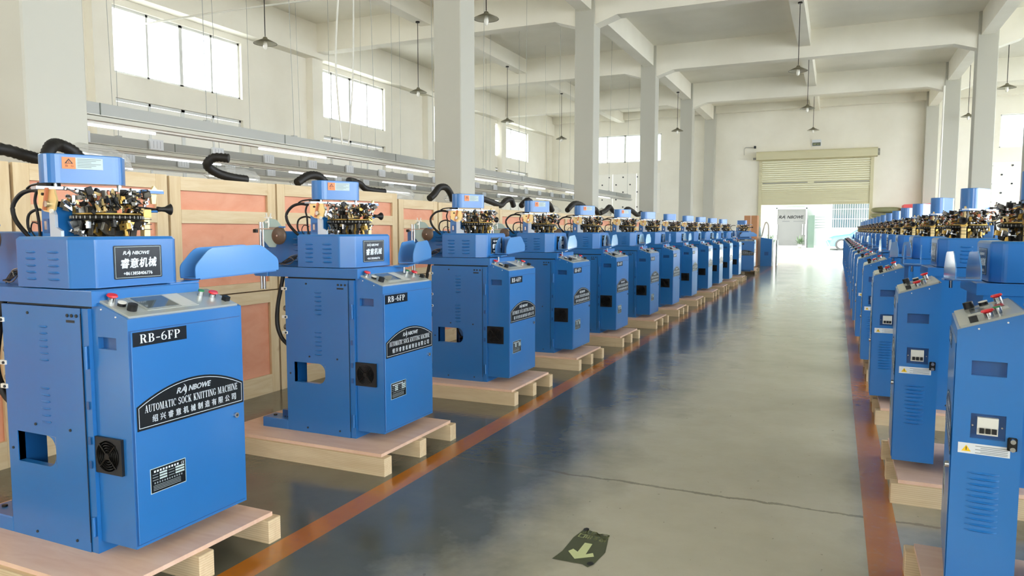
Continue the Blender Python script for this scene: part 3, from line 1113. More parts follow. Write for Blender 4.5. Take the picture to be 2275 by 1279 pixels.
    for k in range(4):
        a = PI / 4 + k * PI / 2
        f.cyl((cx + .012 * math.cos(a), Y0 - .014, cz + .012 * math.sin(a)), (cx + .064 * math.cos(a), Y0 - .014, cz + .064 * math.sin(a)), .003, 'dark_steel', 6)
    f.cyl((cx, Y0 - .017, cz), (cx, Y0 - .010, cz), .013, 'dark_steel', 14)
    f.build('cooling_fan', cb)
    # mains switch + sticker + latch on the far side
    f = MB(); f.box(.066, .126, Y1 - .019, Y1 - .002, .588, .648, 'breaker'); f.box(.066, .126, Y1 - .004, Y1 + .001, .615, .648, 'breaker')
    for x in (.070, .088, .106):
        f.box(x, x + .013, Y1 - .012, Y1 + .006, .595, .612, 'black')
    screw(f, .054, Y1 - .02, .615, (0, 1, 0), .003, 'steel'); screw(f, .138, Y1 - .02, .615, (0, 1, 0), .003, 'steel'); f.build('mains_switch', cb)
    f = MB(); f.box(.03, .178, Y1, Y1 + .001, .520, .556, 'label_white')
    f.flat([(.168, Y1 + .0015, .527), (.140, Y1 + .0015, .527), (.154, Y1 + .0015, .549)], 'yellow')
    f.flat([(.155, Y1 + .002, .531), (.153, Y1 + .002, .531), (.1525, Y1 + .002, .543), (.1555, Y1 + .002, .543)], 'ink')
    for i, z in enumerate((.547, .541, .535, .529, .524)):
        f.box(.036, .128 - (i % 2) * .015, Y1 + .001, Y1 + .0014, z, z + .0022, 'ink_grey')
    f.build('warning_label', cb)
    f = MB(); f.bbox(.012, .04, Y1, Y1 + .012, .548, .592, 'dark_steel', .004); f.cyl((.026, Y1 + .01, .583), (.026, Y1 + .03, .583), .008, 'steel'); f.cyl((.026, Y1 + .01, .557), (.026, Y1 + .03, .557), .008, 'steel'); f.build('latch', cb)
    # operator panel on the slope
    sl = Vector((XF, 0, .941 - 1.008)).normalized()
    nl = Vector((-sl.z, 0, sl.x))
    M = Matrix(((sl.x, 0, nl.x, 0), (0, 1, 0, 0), (sl.z, 0, nl.z, 1.008), (0, 0, 0, 1)))
    f = MB(); f.M = M
    f.bbox(.008, .199, Y0 + .012, Y1 - .012, 0, .008, 'grey_panel', .003)
    f.box(.03, .165, .14, .39, .008, .010, 'grey_panel'); f.box(.042, .150, .155, .30, .010, .012, 'screen')
    f.box(.035, .16, .31, .385, .0085, .0105, 'panel_edge')
    op = f.build('operator_panel', cb)
    f = MB(); f.M = M
    for u, v in ((.045, .07), (.105, .515)):
        f = MB(); f.M = M
        f.cyl((u, v, .008), (u, v, .024), .014, 'steel', 14); f.cyl((u, v, .024), (u, v, .030), .012, 'red', 14, .021); f.cyl((u, v, .030), (u, v, .036), .021, 'red', 18, .018)
        f.build('emergency_button', op)
    f = MB(); f.M = M
    f.cyl((.095, .078, .008), (.095, .078, .02), .016, 'black', 16); f.cyl((.095, .078, .02), (.095, .078, .024), .016, 'white_plastic', 16)
    f.build('selector_knob', op); f = MB(); f.M = M
    f.cyl((.145, .085, .008), (.145, .085, .034), .018, 'black', 16)
    f.build('selector_knob', op); f = MB(); f.M = M
    f.cyl((.075, .475, .008), (.075, .475, .03), .013, 'steel', 14); f.cyl((.075, .475, .03), (.075, .475, .034), .013, 'green', 14)
    f.build('push_button', op); f = MB(); f.M = M
    f.box(.14, .165, .535, .56, .008, .028, 'black')
    f.build('toggle_switch', op)
    # ---- collection tray, pivots on the table's far corner
    f = MB(); L, Wd, Hh, T = .50, .10, .132, .0025
    prof = rpoly([(0, 0), (L, 0), (L, .055), (L * .78, Hh), (L * .17, Hh), (0, .055)], [.004, .004, .02, .03, .03, .02], 3)
    for xx in (0, -Wd):
        f.prism([(a, b) for a, b in prof], xx - T, xx + T, 'blue_tray_lit', 'x')
    f.box(-Wd, 0, 0.0, L, -T, T, 'blue_tray_lit')
    f.box(-Wd - .006, .006, .02, L - .02, -.008, -T, 'blue')
    f.bbox(-.10, .0, -.13, .02, -.018, -.009, 'blue', .002); f.cyl((-.04, -.09, -.06), (-.04, -.09, -.009), .008, 'steel', 8)
    tr = f.build('collection_tray', t); tr.location = (.05, .60, 1.062)
    # ---- head
    f = MB()
    f.bbox(-.40, -.335, .10, .22, 1.25, 1.375, 'blue', .004)
    f.box(-.385, -.350, .098, .101, 1.265, 1.325, 'blue_shaded'); f.box(-.376, -.362, .096, .099, 1.28, 1.315, 'steel')
    f.prism([(-.335, 1.25), (-.265, 1.25), (-.265, 1.275), (-.30, 1.29), (-.30, 1.34), (-.335, 1.40)], .092, .104, 'silver_paint', 'y')
    f.box(-.41, -.40, .12, .2, 1.25, 1.40, 'dark_steel')
    f.build('head_column', t)
    f = MB()
    hood = rpoly([(-.285, .06), (-.165, .30), (-.215, .36), (-.265, .36), (-.385, .15), (-.375, .07)], [.05, .035, .03, .03, .05, .05], 5)
    f.prism(hood, 1.47, 1.588, 'blue', smooth=False, bev=.003)
    hd = f.build('head_hood', t)
    f = MB()
    a, b = Vector((-.262, .106)), Vector((-.196, .238))
    nn = Vector(((b - a).y, -(b - a).x)).normalized() * .0025
    def hp_(u, z):
        q = a + (b - a) * u + nn
        return (q.x, q.y, z)
    f.flat([hp_(0, 1.528), hp_(.33, 1.528), hp_(.33, 1.575), hp_(0, 1.575)], 'label_orange'); f.flat([hp_(.33, 1.528), hp_(1, 1.528), hp_(1, 1.575), hp_(.33, 1.575)], 'label_grey')
    nn = nn * 1.3
    for p in ([(.06, 1.549), (.27, 1.549), (.165, 1.570)],):
        f.flat([hp_(*q) for q in p], 'ink'); f.flat([hp_(.1, 1.551), hp_(.23, 1.551), hp_(.165, 1.5655)], 'label_orange') if 0 else None
    nn = nn * 1.2
    f.flat([hp_(.105, 1.5515), hp_(.225, 1.5515), hp_(.165, 1.5635)], 'label_orange')
    nn = nn * 1.1
    f.flat([hp_(.157, 1.553), hp_(.173, 1.553), hp_(.173, 1.560), hp_(.157, 1.560)], 'ink')
    d_ = (b - a).normalized()
    for i, ch in enumerate('当心'):
        put_text(f, ch, hp_(.07 + i * .14, 1.536), (d_.x, d_.y, 0), (0, 0, 1), .010, .009, 'ink')
    for i in range(6):
        z = 1.568 - i * .0065
        f.flat([hp_(.37, z), hp_(.95 - (i % 3) * .12, z), hp_(.95 - (i % 3) * .12, z + .002), hp_(.37, z + .002)], 'ink_grey')
    f.build('caution_label', hd)
    f = MB()
    f.prism([(-.425, .08), (-.36, .06), (-.20, .33), (-.16, .50), (-.20, .52), (-.25, .42), (-.40, .14)], 1.446, 1.458, 'silver_paint')
    f.box(-.40, -.34, .09, .15, 1.458, 1.475, 'dark_steel'); f.cyl((-.33, .12, 1.458), (-.33, .12, 1.475), .008, 'steel'); f.cyl((-.21, .32, 1.44), (-.21, .32, 1.475), .010, 'steel')
    f.box(-.21, -.155, .40, .50, 1.44, 1.452, 'blue')
    f.prism([(.455, 1.395), (.475, 1.395), (.482, 1.465), (.468, 1.475), (.45, 1.45)], -.19, -.178, 'gold_plate', 'x')
    f.build('top_arm', t)
    f = MB()
    C = Vector((-.225, .27, 0))
    f.lathe([(0, 1.25), (.06, 1.25), (.06, 1.33), (.072, 1.335), (.072, 1.36), (0, 1.36)], (C.x, C.y, 0), (0, 0, 1), 'steel_dull', 20)
    f.lathe([(.05, 1.318), (.125, 1.318), (.138, 1.324), (.138, 1.338), (.120, 1.342), (.05, 1.342)], (C.x, C.y, 0), (0, 0, 1), 'dark_steel', 36)
    f.lathe([(.085, 1.342), (.128, 1.342), (.128, 1.349), (.085, 1.349)], (C.x, C.y, 0), (0, 0, 1), 'brass', 36)
    f.lathe([(0, 1.372), (.05, 1.372), (.055, 1.388), (.03, 1.40), (0, 1.40)], (C.x, C.y, 0), (0, 0, 1), 'dark_steel', 20)
    f.cyl((C.x, C.y, 1.40), (C.x, C.y, 1.447), .018, 'steel_dull')
    for k in range(40):
        a = 2 * PI * k / 40
        p = C + Vector((math.cos(a), math.sin(a), 0)) * .1385
        f.cyl((p.x, p.y, 1.326), (p.x, p.y, 1.337), .0025, 'steel_dull', 5)
    f.build('cam_ring', t)
    rr = random.Random(11)
    def clutter(f, zlo, zhi, r0, r1, cnt, ms, smin, smax):
        for k in range(cnt):
            a = rr.uniform(0, 2 * PI); r_ = rr.uniform(r0, r1); z = rr.uniform(zlo, zhi)
            f.M = Matrix.Translation((C.x + r_ * math.cos(a), C.y + r_ * math.sin(a), z)) @ Matrix.Rotation(a + rr.uniform(-.5, .5), 4, 'Z') @ Matrix.Rotation(rr.uniform(-.5, .5), 4, 'Y')
            sx, sy, sz = (rr.uniform(smin, smax) for _ in range(3))
            m = rr.choice(ms)
            ty = rr.random()
            if ty < .5:
                f.bbox(-sx, sx, -sy * .5, sy * .5, -sz, sz, m, .0015)
                if rr.random() < .6: f.cyl((0, -sy * .5 - .002, 0), (0, -sy * .5, 0), .004, 'dark_steel', 6)
            elif ty < .8:
                f.cyl((-sx * 2, 0, 0), (sx * 2, 0, rr.uniform(-.01, .01)), .0035, m, 6); f.cyl((sx * 1.4, 0, -.004), (sx * 1.4, 0, .006), .007, 'steel', 8)
            else:
                f.prism([(-sx, -sz), (sx * 1.3, -sz * .4), (sx * .8, sz), (-sx * .4, sz * .8)], -.003, .003, m, 'y')
        f.M = None
    f = MB(); clutter(f, 1.262, 1.318, .06, .13, 90, ['brass', 'gold_plate', 'steel_dull', 'dark_steel', 'dark_steel', 'steel', 'brass'], .008, .022)
    for k in range(9):
        a = 2 * PI * k / 9 + .2
        p = C + Vector((math.cos(a), math.sin(a), 0)) * .085
        f.cyl((p.x, p.y, 1.25), (p.x + .012 * math.cos(a), p.y + .012 * math.sin(a), 1.32), .006, ('steel', 'dark_steel', 'brass')[k % 3], 8)
    f.build('lower_cams', t)
    f = MB(); clutter(f, 1.350, 1.440, .04, .165, 190, ['steel_dull', 'dark_steel', 'steel', 'brass', 'dark_steel', 'gold_plate', 'steel_dull', 'dark_steel', 'copper'], .006, .018)
    for k in range(16):
        a = rr.uniform(-1.0, 2.2)
        p = C + Vector((math.cos(a), math.sin(a), 0)) * .06; q = C + Vector((math.cos(a), math.sin(a), 0)) * rr.uniform(.12, .17)
        z = rr.uniform(1.355, 1.42)
        f.tube([(p.x, p.y, z + .02), ((p.x + q.x) / 2, (p.y + q.y) / 2, z + .015), (q.x, q.y, z - .01)], .003, rr.choice(['black', 'steel', 'dark_steel', 'black']), 5, 4)
    f.build('yarn_fingers', t)
    f = MB()
    f.prism([(-.385, 1.375), (-.35, 1.355), (-.315, 1.35), (-.285, 1.36), (-.27, 1.40), (-.285, 1.445), (-.385, 1.445)], .082, .090, 'gold_plate', 'y')
    f.cyl((-.325, .082, 1.385), (-.325, .07, 1.385), .013, 'steel', 12); f.cyl((-.298, .082, 1.355), (-.298, .074, 1.355), .009, 'white_plastic', 10); f.cyl((-.35, .082, 1.425), (-.35, .075, 1.425), .006, 'dark_steel', 8)
    f.prism([(-.345, 1.36), (-.335, 1.36), (-.312, 1.45), (-.322, 1.45)], .070, .081, 'copper', 'y')
    f.build('brass_bracket', t)
    f = MB(); f.bbox(-.20, -.17, .405, .435, 1.252, 1.335, 'gold_plate', .002); f.bbox(-.205, -.165, .40, .44, 1.335, 1.37, 'brass', .002)
    for z in (1.28, 1.302, 1.324): f.box(-.206, -.164, .402, .438, z, z + .003, 'dark_steel')
    f.build('guide_post', t)
    f = MB()
    f.lathe([(0, -.01), (.012, -.008), (.010, .012), (.012, .028), (.022, .045), (.026, .052), (.022, .054), (.008, .035), (0, .03)], (-.178, .49, 1.372), (.25, 1, 0), 'rubber', 18)
    for dx, dz in ((0, .004), (.012, -.006), (-.012, 0), (.005, .012)):
        f.tube([(-.21 + dx, .36, 1.37 + dz), (-.2 + dx, .42, 1.366 + dz), (-.183, .482, 1.372)], .004, 'dark_steel', 6)
    f.cyl((-.195, .40, 1.362), (-.182, .485, 1.362), .006, 'blue', 8)
    f.build('feeder_funnel', t)
    # black suction hose and cables beside the head
    f = MB(); f.tube([(-.44, .13, 1.44), (-.50, .13, 1.447), (-.56, .12, 1.43), (-.60, .11, 1.38), (-.585, .11, 1.32), (-.53, .12, 1.26), (-.50, .13, 1.24)], .0095, 'rubber', 8, 5)
    f.build('suction_hose', t)
    f = MB()
    f.tube([(-.41, .14, 1.35), (-.46, .13, 1.365), (-.51, .12, 1.345), (-.52, .12, 1.29), (-.50, .13, 1.25)], .006, 'rubber', 6, 4)
    f.tube([(-.41, .10, 1.30), (-.44, .09, 1.31), (-.47, .10, 1.28), (-.46, .11, 1.25)], .003, 'rubber', 5, 4)
    f.tube([(-.42, .1, 1.44), (-.435, .1, 1.40), (-.425, .1, 1.36), (-.43, .11, 1.30), (-.415, .1, 1.25)], .006, 'rubber', 6, 4)
    f.tube([(-.405, .1, 1.47), (-.47, .11, 1.465), (-.50, .11, 1.452)], .005, 'dark_steel', 6, 4)
    f.build('head_cable', t)
    # ---- rear housing, guide rods, tension plate, disc
    f = MB(); f.bbox(-.85, -.45, .12, .48, 1.046, 1.272, 'blue', .006)
    louvres(f, -.80, -.74, frange(1.20, 1.07, 5), .12, -1, h=.016); louvres(f, -.56, -.48, frange(1.22, 1.08, 5), .12, -1, h=.016); louvres(f, -.56, -.48, frange(1.22, 1.08, 5), .48, 1, h=.016)
    f.build('rear_housing', t)
    f = MB()
    for x in (-.708, -.732):
        f.cyl((x, .012, .90), (x, .012, 1.33), .0085, 'steel', 10)
    f.bbox(-.765, -.66, -.012, .03, .985, 1.02, 'blue', .003); f.box(-.77, -.60, .004, .014, 1.283, 1.290, 'steel')
    f.bbox(-.785, -.755, 0, .02, 1.262, 1.285, 'dark_steel', .003)
    f.build('guide_rod', t)
    f = MB(); f.prism(rpoly([(-.70, 1.21), (-.66, 1.17), (-.61, 1.17), (-.585, 1.24), (-.545, 1.29), (-.60, 1.345), (-.665, 1.355), (-.705, 1.33)], .006, 2), .012, .018, 'tension_grey', 'y')
    f.cyl((-.66, .012, 1.33), (-.66, -.012, 1.33), .008, 'white_plastic'); f.cyl((-.655, .006, 1.29), (-.655, .006, 1.36), .006, 'white_plastic'); f.box(-.685, -.63, 0, .012, 1.355, 1.362, 'white_plastic')
    for dx in (-.012, .012): f.cyl((-.655 + dx, .006, 1.355), (-.655 + dx * 1.6, .006, 1.385), .004, 'white_plastic', 6)
    f.box(-.64, -.53, -.006, .006, 1.288, 1.298, 'steel_dull'); f.box(-.56, -.52, -.01, .008, 1.294, 1.302, 'blue')
    f.build('tension_plate', t)
    f = MB(); f.lathe([(0, -.014), (.05, -.012), (.056, -.004), (.056, .004), (0, .006)], (-.565, -.002, 1.243), (0, 1, 0), 'brown_disc', 28); f.cyl((-.565, -.022, 1.243), (-.565, -.01, 1.243), .006, 'steel', 8)
    f.build('yarn_disc', t)
    # ---- valves and hoses down the back
    f = MB()
    f.tube([(-.565, .03, 1.0), (-.575, .02, .93), (-.60, .01, .80), (-.61, .01, .68), (-.585, .02, .59), (-.535, .03, .54)], .013, 'rubber', 8)
    f.tube([(-.58, .05, 1.0), (-.60, .04, .9), (-.625, .03, .76), (-.625, .03, .66), (-.59, .05, .56), (-.53, .06, .52)], .010, 'rubber', 8)
    f.tube([(-.55, .09, 1.0), (-.57, .09, .88), (-.59, .08, .72), (-.575, .09, .62), (-.54, .1, .60)], .006, 'steel_dull', 6)
    f.tube([(-.42, .2, .52), (-.40, .2, .44), (-.365, .2, .36), (-.33, .2, .325), (-.29, .2, .32)], .006, 'rubber', 6)
    f.tube([(-.36, .2, .325), (-.33, .2, .335), (-.28, .22, .325)], .014, 'rubber', 6)
    f.build('rear_hose', t)
    for z in (.90, .72, .62):
        f = MB(); f.bbox(-.555, -.515, -.008, .006, z, z + .018, 'white_plastic', .002); f.cyl((-.522, -.008, z + .009), (-.522, -.013, z + .009), .006, 'ink', 8); f.build('air_valve', t)
    for z in (.78, .66):
        f = MB(); f.cyl((-.56, .03, z), (-.53, .03, z), .018, 'steel_dull', 12); f.build('air_regulator', t)
    # little wires between rear housing and drive housing
    f = MB()
    for k in range(9):
        f.tube([(-.47 + rr.uniform(-.01, .01), .02 + k * .005, 1.09 + k * .004), (-.53, .05, 1.06 + rr.uniform(0, .05)), (-.62 + rr.uniform(-.03, .03), .08, 1.05 + rr.uniform(0, .02))], .003, rr.choice(['rubber', 'rubber', 'steel_dull']), 5, 4)
    f.build('wire_bundle', t)
    return t


ORD = ['first', 'second', 'third', 'fourth', 'fifth', 'sixth', 'seventh', 'eighth', 'ninth', 'tenth', 'eleventh', 'twelfth', 'thirteenth',
       'fourteenth', 'fifteenth', 'sixteenth', 'seventeenth', 'eighteenth']
SUB = {'caution_label', 'rating_plate', 'model_plate', 'door_lock', 'latch', 'name_plate', 'hinge', 'air_valve', 'wire_bundle', 'head_cable', 'foot_beam'}
FARSKIP = {'lock_tab', 'air_regulator', 'hinge', 'air_valve', 'wire_bundle', 'head_cable', 'latch', 'rating_plate', 'caution_label', 'rear_hose', 'yarn_disc', 'tension_plate'}


def make_pallet():
    t = empty('pallet')
    f = MB(); f.box(-1.27, -.035, .02, .83, .105, .123, 'ply_pink'); f.build('deck_board', t)
    for y in (0, .385, .77):
        f = MB(); f.bbox(-1.30, 0, y, y + .075, 0, .105, 'laminated', .003); f.build('runner', t)
    return t


pal0 = make_pallet()
m0 = make_machine()
# left row: (x, y) of each cabinet's near aisle corner
LY = [1.836, 3.553, 5.37, 6.95, 8.55, 10.32, 11.92, 13.66, 15.52, 17.10, 18.85, 20.75]
TR = [(-6, (.0, .46)), (-18, (-.02, .50))]
used = [False, False]


def put_machine(x, y, rz, label, group, far, tray, shift=None, turn=0.0):
    if not used[0]:
        used[0] = True
        m, ch = m0, kids(m0)
        m.location = (x, y, .123); m.rotation_euler = (0, 0, rz)
        for c in ch: kids(c)
    else:
        m, ch = dup(m0, (x, y, .123), rz, FARSKIP if far else ())
    for c in ch:
        k_ = c.name.split('.')[0]
        if k_ in ('control_box', 'hinge', 'lock_tab') and turn:      # this control box stands slightly open on its hinge
            a_ = math.radians(turn)
            c.location = (.196 - (.196 * math.cos(a_) - .588 * math.sin(a_)), .588 - (.196 * math.sin(a_) + .588 * math.cos(a_)), 0)
            c.rotation_euler = (0, 0, a_)
        if k_ == 'collection_tray':
            c.location = (tray[0], tray[1], tray[3] if len(tray) > 3 else 1.062)
            c.rotation_euler = (math.radians(2), 0, math.radians(tray[2]))
        if shift and k_ not in ('control_box', 'hinge', 'lock_tab'):
            low = k_ in ('base_cabinet', 'foot_beam', 'rear_hose', 'air_valve', 'air_regulator')
            base = c.location if k_ == 'collection_tray' else Vector((0, 0, 0))
            c.location = Vector(base) + Vector((shift[0] if k_ != 'collection_tray' else shift[0] * .6, shift[1], 0 if low else shift[2]))
            if k_ == 'head_hood':
                c.scale = (1, 1, 1.3)
                c.location.z -= .459
    tag(m, label, 'knitting machine', group)
    return m


def put_pallet(x, y, rz, label, group):
    if not used[1]:
        used[1] = True
        p = pal0; kids(p); p.location = (x, y, 0); p.rotation_euler = (0, 0, rz)
    else:
        p, _ = dup(pal0, (x, y, 0), rz)
    tag(p, label, 'pallet', group)


GL, GR = 'blue machines along the crates', 'blue machines along the opposite side of the aisle'
# every child list must be known before the first is moved or copied
def cache(o):
    for c in kids(o): cache(c)


cache(m0); cache(pal0)
for i, y in enumerate(LY):
    x = -2.621 if i == 0 else -2.65
    w = ('blue sock knitting machine nearest the viewer in the row by the crates' if i == 0 else
         'blue sock knitting machine, %s from the front in the row by the crates' % ORD[i])
    put_machine(x, y, 0, w, GL, i >= 6, [(0, .52, -3, 1.062), (.08, .55, 17, 1.062), (.08, .22, 5, 1.078), (.09, .15, 8, 1.08), (.09, .16, 7, 1.08), (.09, .16, 5, 1.08), (.09, .16, 8, 1.08), (.09, .18, 4, 1.08), (.09, .16, 6, 1.08), (.09, .2, 3, 1.08), (.09, .16, 5, 1.08), (.09, .16, 6, 1.08)][i])
    put_pallet(-2.30 + (0.03 if i == 0 else 0), y - .21, 0, 'pale wooden pallet under the %s machine from the front by the crates' % ORD[i], 'pallets under the row by the crates')
put_machine(-2.9, 23.35, -PI / 2 + .12, 'blue sock knitting machine turned to face down the aisle near the far end', GL, True, (.09, .16, 6, 1.08))
put_pallet(-3.1, 23.9, -PI / 2 + .12, 'wooden pallet under the machine turned to face down the aisle', 'pallets under the row by the crates')
put_machine(-2.72, 25.5, 0, 'last complete blue knitting machine of the row by the crates, near the shutter', GL, True, (.09, .16, 6, 1.08))
put_pallet(-2.40, 25.3, 0, 'wooden pallet under the last complete machine by the crates', 'pallets under the row by the crates')

RYS = [2.83] + [4.30 + 1.64 * i for i in range(16)]
for i, y in enumerate(RYS):
    fx = (.385, .309, .262, .245)[i] if i < 4 else .235
    put_machine(fx + .196, y + .588, PI, ('blue knitting machine nearest the viewer on the side opposite the crates' if i == 0 else
                'blue knitting machine, %s from the front on the side opposite the crates' % ORD[i]), GR, i >= 6, (.075 + .006 * (i % 3), .32, (-1.5, -1.5, -6, 4, 0)[i % 5]), (-.17, .17, -.03), (-5.5, -2.4, -1.5, -1.2)[i] if i < 4 else -.8)
    put_pallet(.295, (y if i else 2.66) - .21 + .845, PI, 'wooden pallet under the %s machine opposite the crates' % ORD[i], 'pallets under the row opposite the crates')


# ------------------------------------------------------------------ crates
def crate(y0, y1, z0, z1, label, top):
    t = empty('wooden_crate', (-4.42, y0, z0))
    w, h, d = y1 - y0, z1 - z0, .58
    f = MB(); f.box(-d + .02, -.025, .02, w - .02, .01, h - .01, 'ply_orange'); f.build('panel', t)
    b = .095
    f = MB()
    for yy in (0, w - b):
        f.bbox(-.025, 0, yy, yy + b, 0, h, 'pine_v', .002)
        f.bbox(-d, -d + .025, yy, yy + b, 0, h, 'pine_v', .002)
    if w > 1.5:
        f.bbox(-.025, 0, w / 2 - b / 2, w / 2 + b / 2, 0, h, 'pine_v', .002)
    zs = [(0, .16 if not top else .07), (h - .10, h)]
    if top: zs.append((h * .62, h * .62 + .10))
    for a, c in zs:
        f.bbox(-.024, .001, b, w - b, a, c, 'pine', .002)
    for yy in (0, w - .025):
        f.box(-d + .027, -.027, yy + .001, yy + .02, h - .1, h - .013, 'pine'); f.box(-d + .027, -.027, yy + .001, yy + .02, 0.002, .1, 'pine'); f.box(-.12, -.027, yy, yy + .019, .1, h - .1, 'pine_v')
    f.box(-d + .026, -.026, .022, w - .022, h - .012, h - .001, 'pine')
    f.build('frame', t)
    tag(t, label, 'crate', 'crates stacked behind the machines')


CY = [(.5, 1.58), (1.60, 2.66), (2.68, 3.75), (3.77, 4.85), (4.87, 6.74), (6.77, 7.62), (7.64, 9.36), (9.38, 11.25), (11.27, 13.1), (13.13, 15.0), (15.02, 16.9), (16.92, 18.8)]
CT = [1.80, 1.80, 1.80, 1.795, 1.80, 1.745, 1.74, 1.70, 1.70, 1.70, 1.70, 1.70]
for i, ((a, b), z) in enumerate(zip(CY, CT)):
    who = 'plywood crate with pine frame, %s in line from the front, ' % ORD[i]
    crate(a, b, 0, .885, who + 'standing on the floor', False)
    crate(a, b, .895, z, who + 'stacked on top', True)


# ------------------------------------------------------------------ hoses and bags on the crates
def hose(pts, r, label):
    f = MB(); f.tube(pts, r, 'rubber', 12, 9, ribs=True)
    tag(f.build('corrugated_hose'), label, 'hose', 'black hoses lying on the crates')


def bag(c, sx, sy, sz, label, seed):
    rr = random.Random(seed)
    f = MB(); nu, nv = 26, 14
    ph = [rr.uniform(0, 6) for _ in range(6)]
    vs = []
    for j in range(nv + 1):
        v = PI * j / nv
        for i in range(nu):
            u = 2 * PI * i / nu
            k = 1 + .14 * math.sin(5 * u + ph[0] + 3 * v) + .10 * math.sin(9 * u + ph[1]) * math.sin(4 * v + ph[2]) + .06 * math.sin(14 * v + ph[3] + 2 * u)
            x, y, z = math.sin(v) * math.cos(u) * sx * k, -math.cos(v) * sy * (1 + .08 * math.sin(3 * u + ph[4])), math.sin(v) * math.sin(u) * sz * k
            vs.append((c[0] + x, c[1] + y, c[2] + max(z, -sz * .8)))
    fs = [(j * nu + i, j * nu + (i + 1) % nu, (j + 1) * nu + (i + 1) % nu, (j + 1) * nu + i) for j in range(nv) for i in range(nu)]
    f.add(vs, fs, 'plastic_film', True)
    tag(f.build('plastic_bag'), label, 'plastic bag', 'clear bags lying on the crates')


hx = -4.7
hose([(hx, 1.9, 1.86), (hx, 2.3, 1.90), (hx, 2.75, 1.90), (hx - .03, 2.95, 1.875), (hx - .06, 3.06, 1.86)], .04, 'black hose lying on the crates left of the nearest machine head')
hose([(hx + .14, 2.97, 1.85), (hx + .12, 3.02, 1.93), (hx + .05, 3.12, 1.955), (hx + .05, 3.22, 1.92), (hx + .08, 3.25, 1.85)], .042, 'black hose loop just above the nearest machine hood')
bag((hx - .20, 3.52, 1.90), .105, .30, .11, 'clear plastic bag on the crates behind the nearest machine hood', 3)
hose([(hx + .16, 4.46, 1.985), (hx + .06, 4.40, 1.99), (hx, 4.38, 1.93), (hx, 4.48, 1.875), (hx, 4.62, 1.85), (hx, 4.80, 1.84)], .038, 'black bent hose with open end on the crate behind the light blue tray')
bag((hx - .20, 4.86, 1.87), .105, .30, .085, 'clear crumpled bag around the bent open hose', 5)
hose([(hx, 5.45, 1.85), (hx, 5.62, 1.93), (hx, 5.78, 1.93), (hx, 5.9, 1.85)], .042, 'black hose hump behind the second machine hood')
bag((hx - .20, 5.95, 1.86), .105, .34, .07, 'clear bag on the crates behind the second machine hood', 8)
hose([(hx + .1, 6.12, 1.91), (hx, 6.3, 1.925), (hx, 6.45, 1.90), (hx, 6.52, 1.86), (hx, 6.62, 1.845), (hx, 6.9, 1.84)], .034, 'black S-shaped hose right of the second machine hood')
bag((hx - .20, 7.45, 1.83), .105, .38, .10, 'clear crumpled bag left of the third machine hood', 9)
hose([(hx, 7.9, 1.80), (hx, 8.02, 1.86), (hx, 8.15, 1.95), (hx, 8.32, 1.96), (hx, 8.45, 1.88), (hx, 8.5, 1.80)], .045, 'black hose arch by the third machine hood')
hose([(hx, 9.1, 1.80), (hx, 9.3, 1.86), (hx, 9.7, 1.82), (hx, 10.0, 1.78), (hx, 10.2, 1.86), (hx, 10.4, 1.88), (hx, 10.5, 1.78)], .045, 'black wavy hose between the third and fourth machine hoods')
bag((hx - .20, 9.05, 1.835), .10, .4, .08, 'clear bag between the third and fourth machine hoods', 12)
hose([(hx, 10.8, 1.80), (hx, 11.1, 1.90), (hx, 11.4, 1.78), (hx, 11.7, 1.76), (hx, 12.0, 1.87), (hx, 12.2, 1.76)], .05, 'black hose behind the fourth machine hood')
bag((hx - .20, 12.6, 1.78), .105, .5, .09, 'clear bag between the fourth and fifth machine hoods', 14)
hose([(hx, 13.0, 1.78), (hx, 13.4, 1.92), (hx, 13.9, 1.90), (hx, 14.3, 1.78), (hx, 14.7, 1.85), (hx, 14.95, 1.76)], .055, 'black hose above the fifth machine hood')
hose([(hx, 15.1, 1.77), (hx, 15.5, 1.84), (hx, 15.8, 1.93), (hx, 16.1, 1.84), (hx, 16.7, 1.78)], .055, 'black hose behind the sixth machine hood')
bag((hx - .20, 16.0, 1.80), .105, .6, .10, 'clear bag behind the sixth machine hood', 15)
hose([(hx, 16.9, 1.77), (hx, 17.3, 1.92), (hx, 17.8, 1.88), (hx, 18.3, 1.80), (hx, 18.7, 1.86)], .06, 'black hose near the far end of the crates')


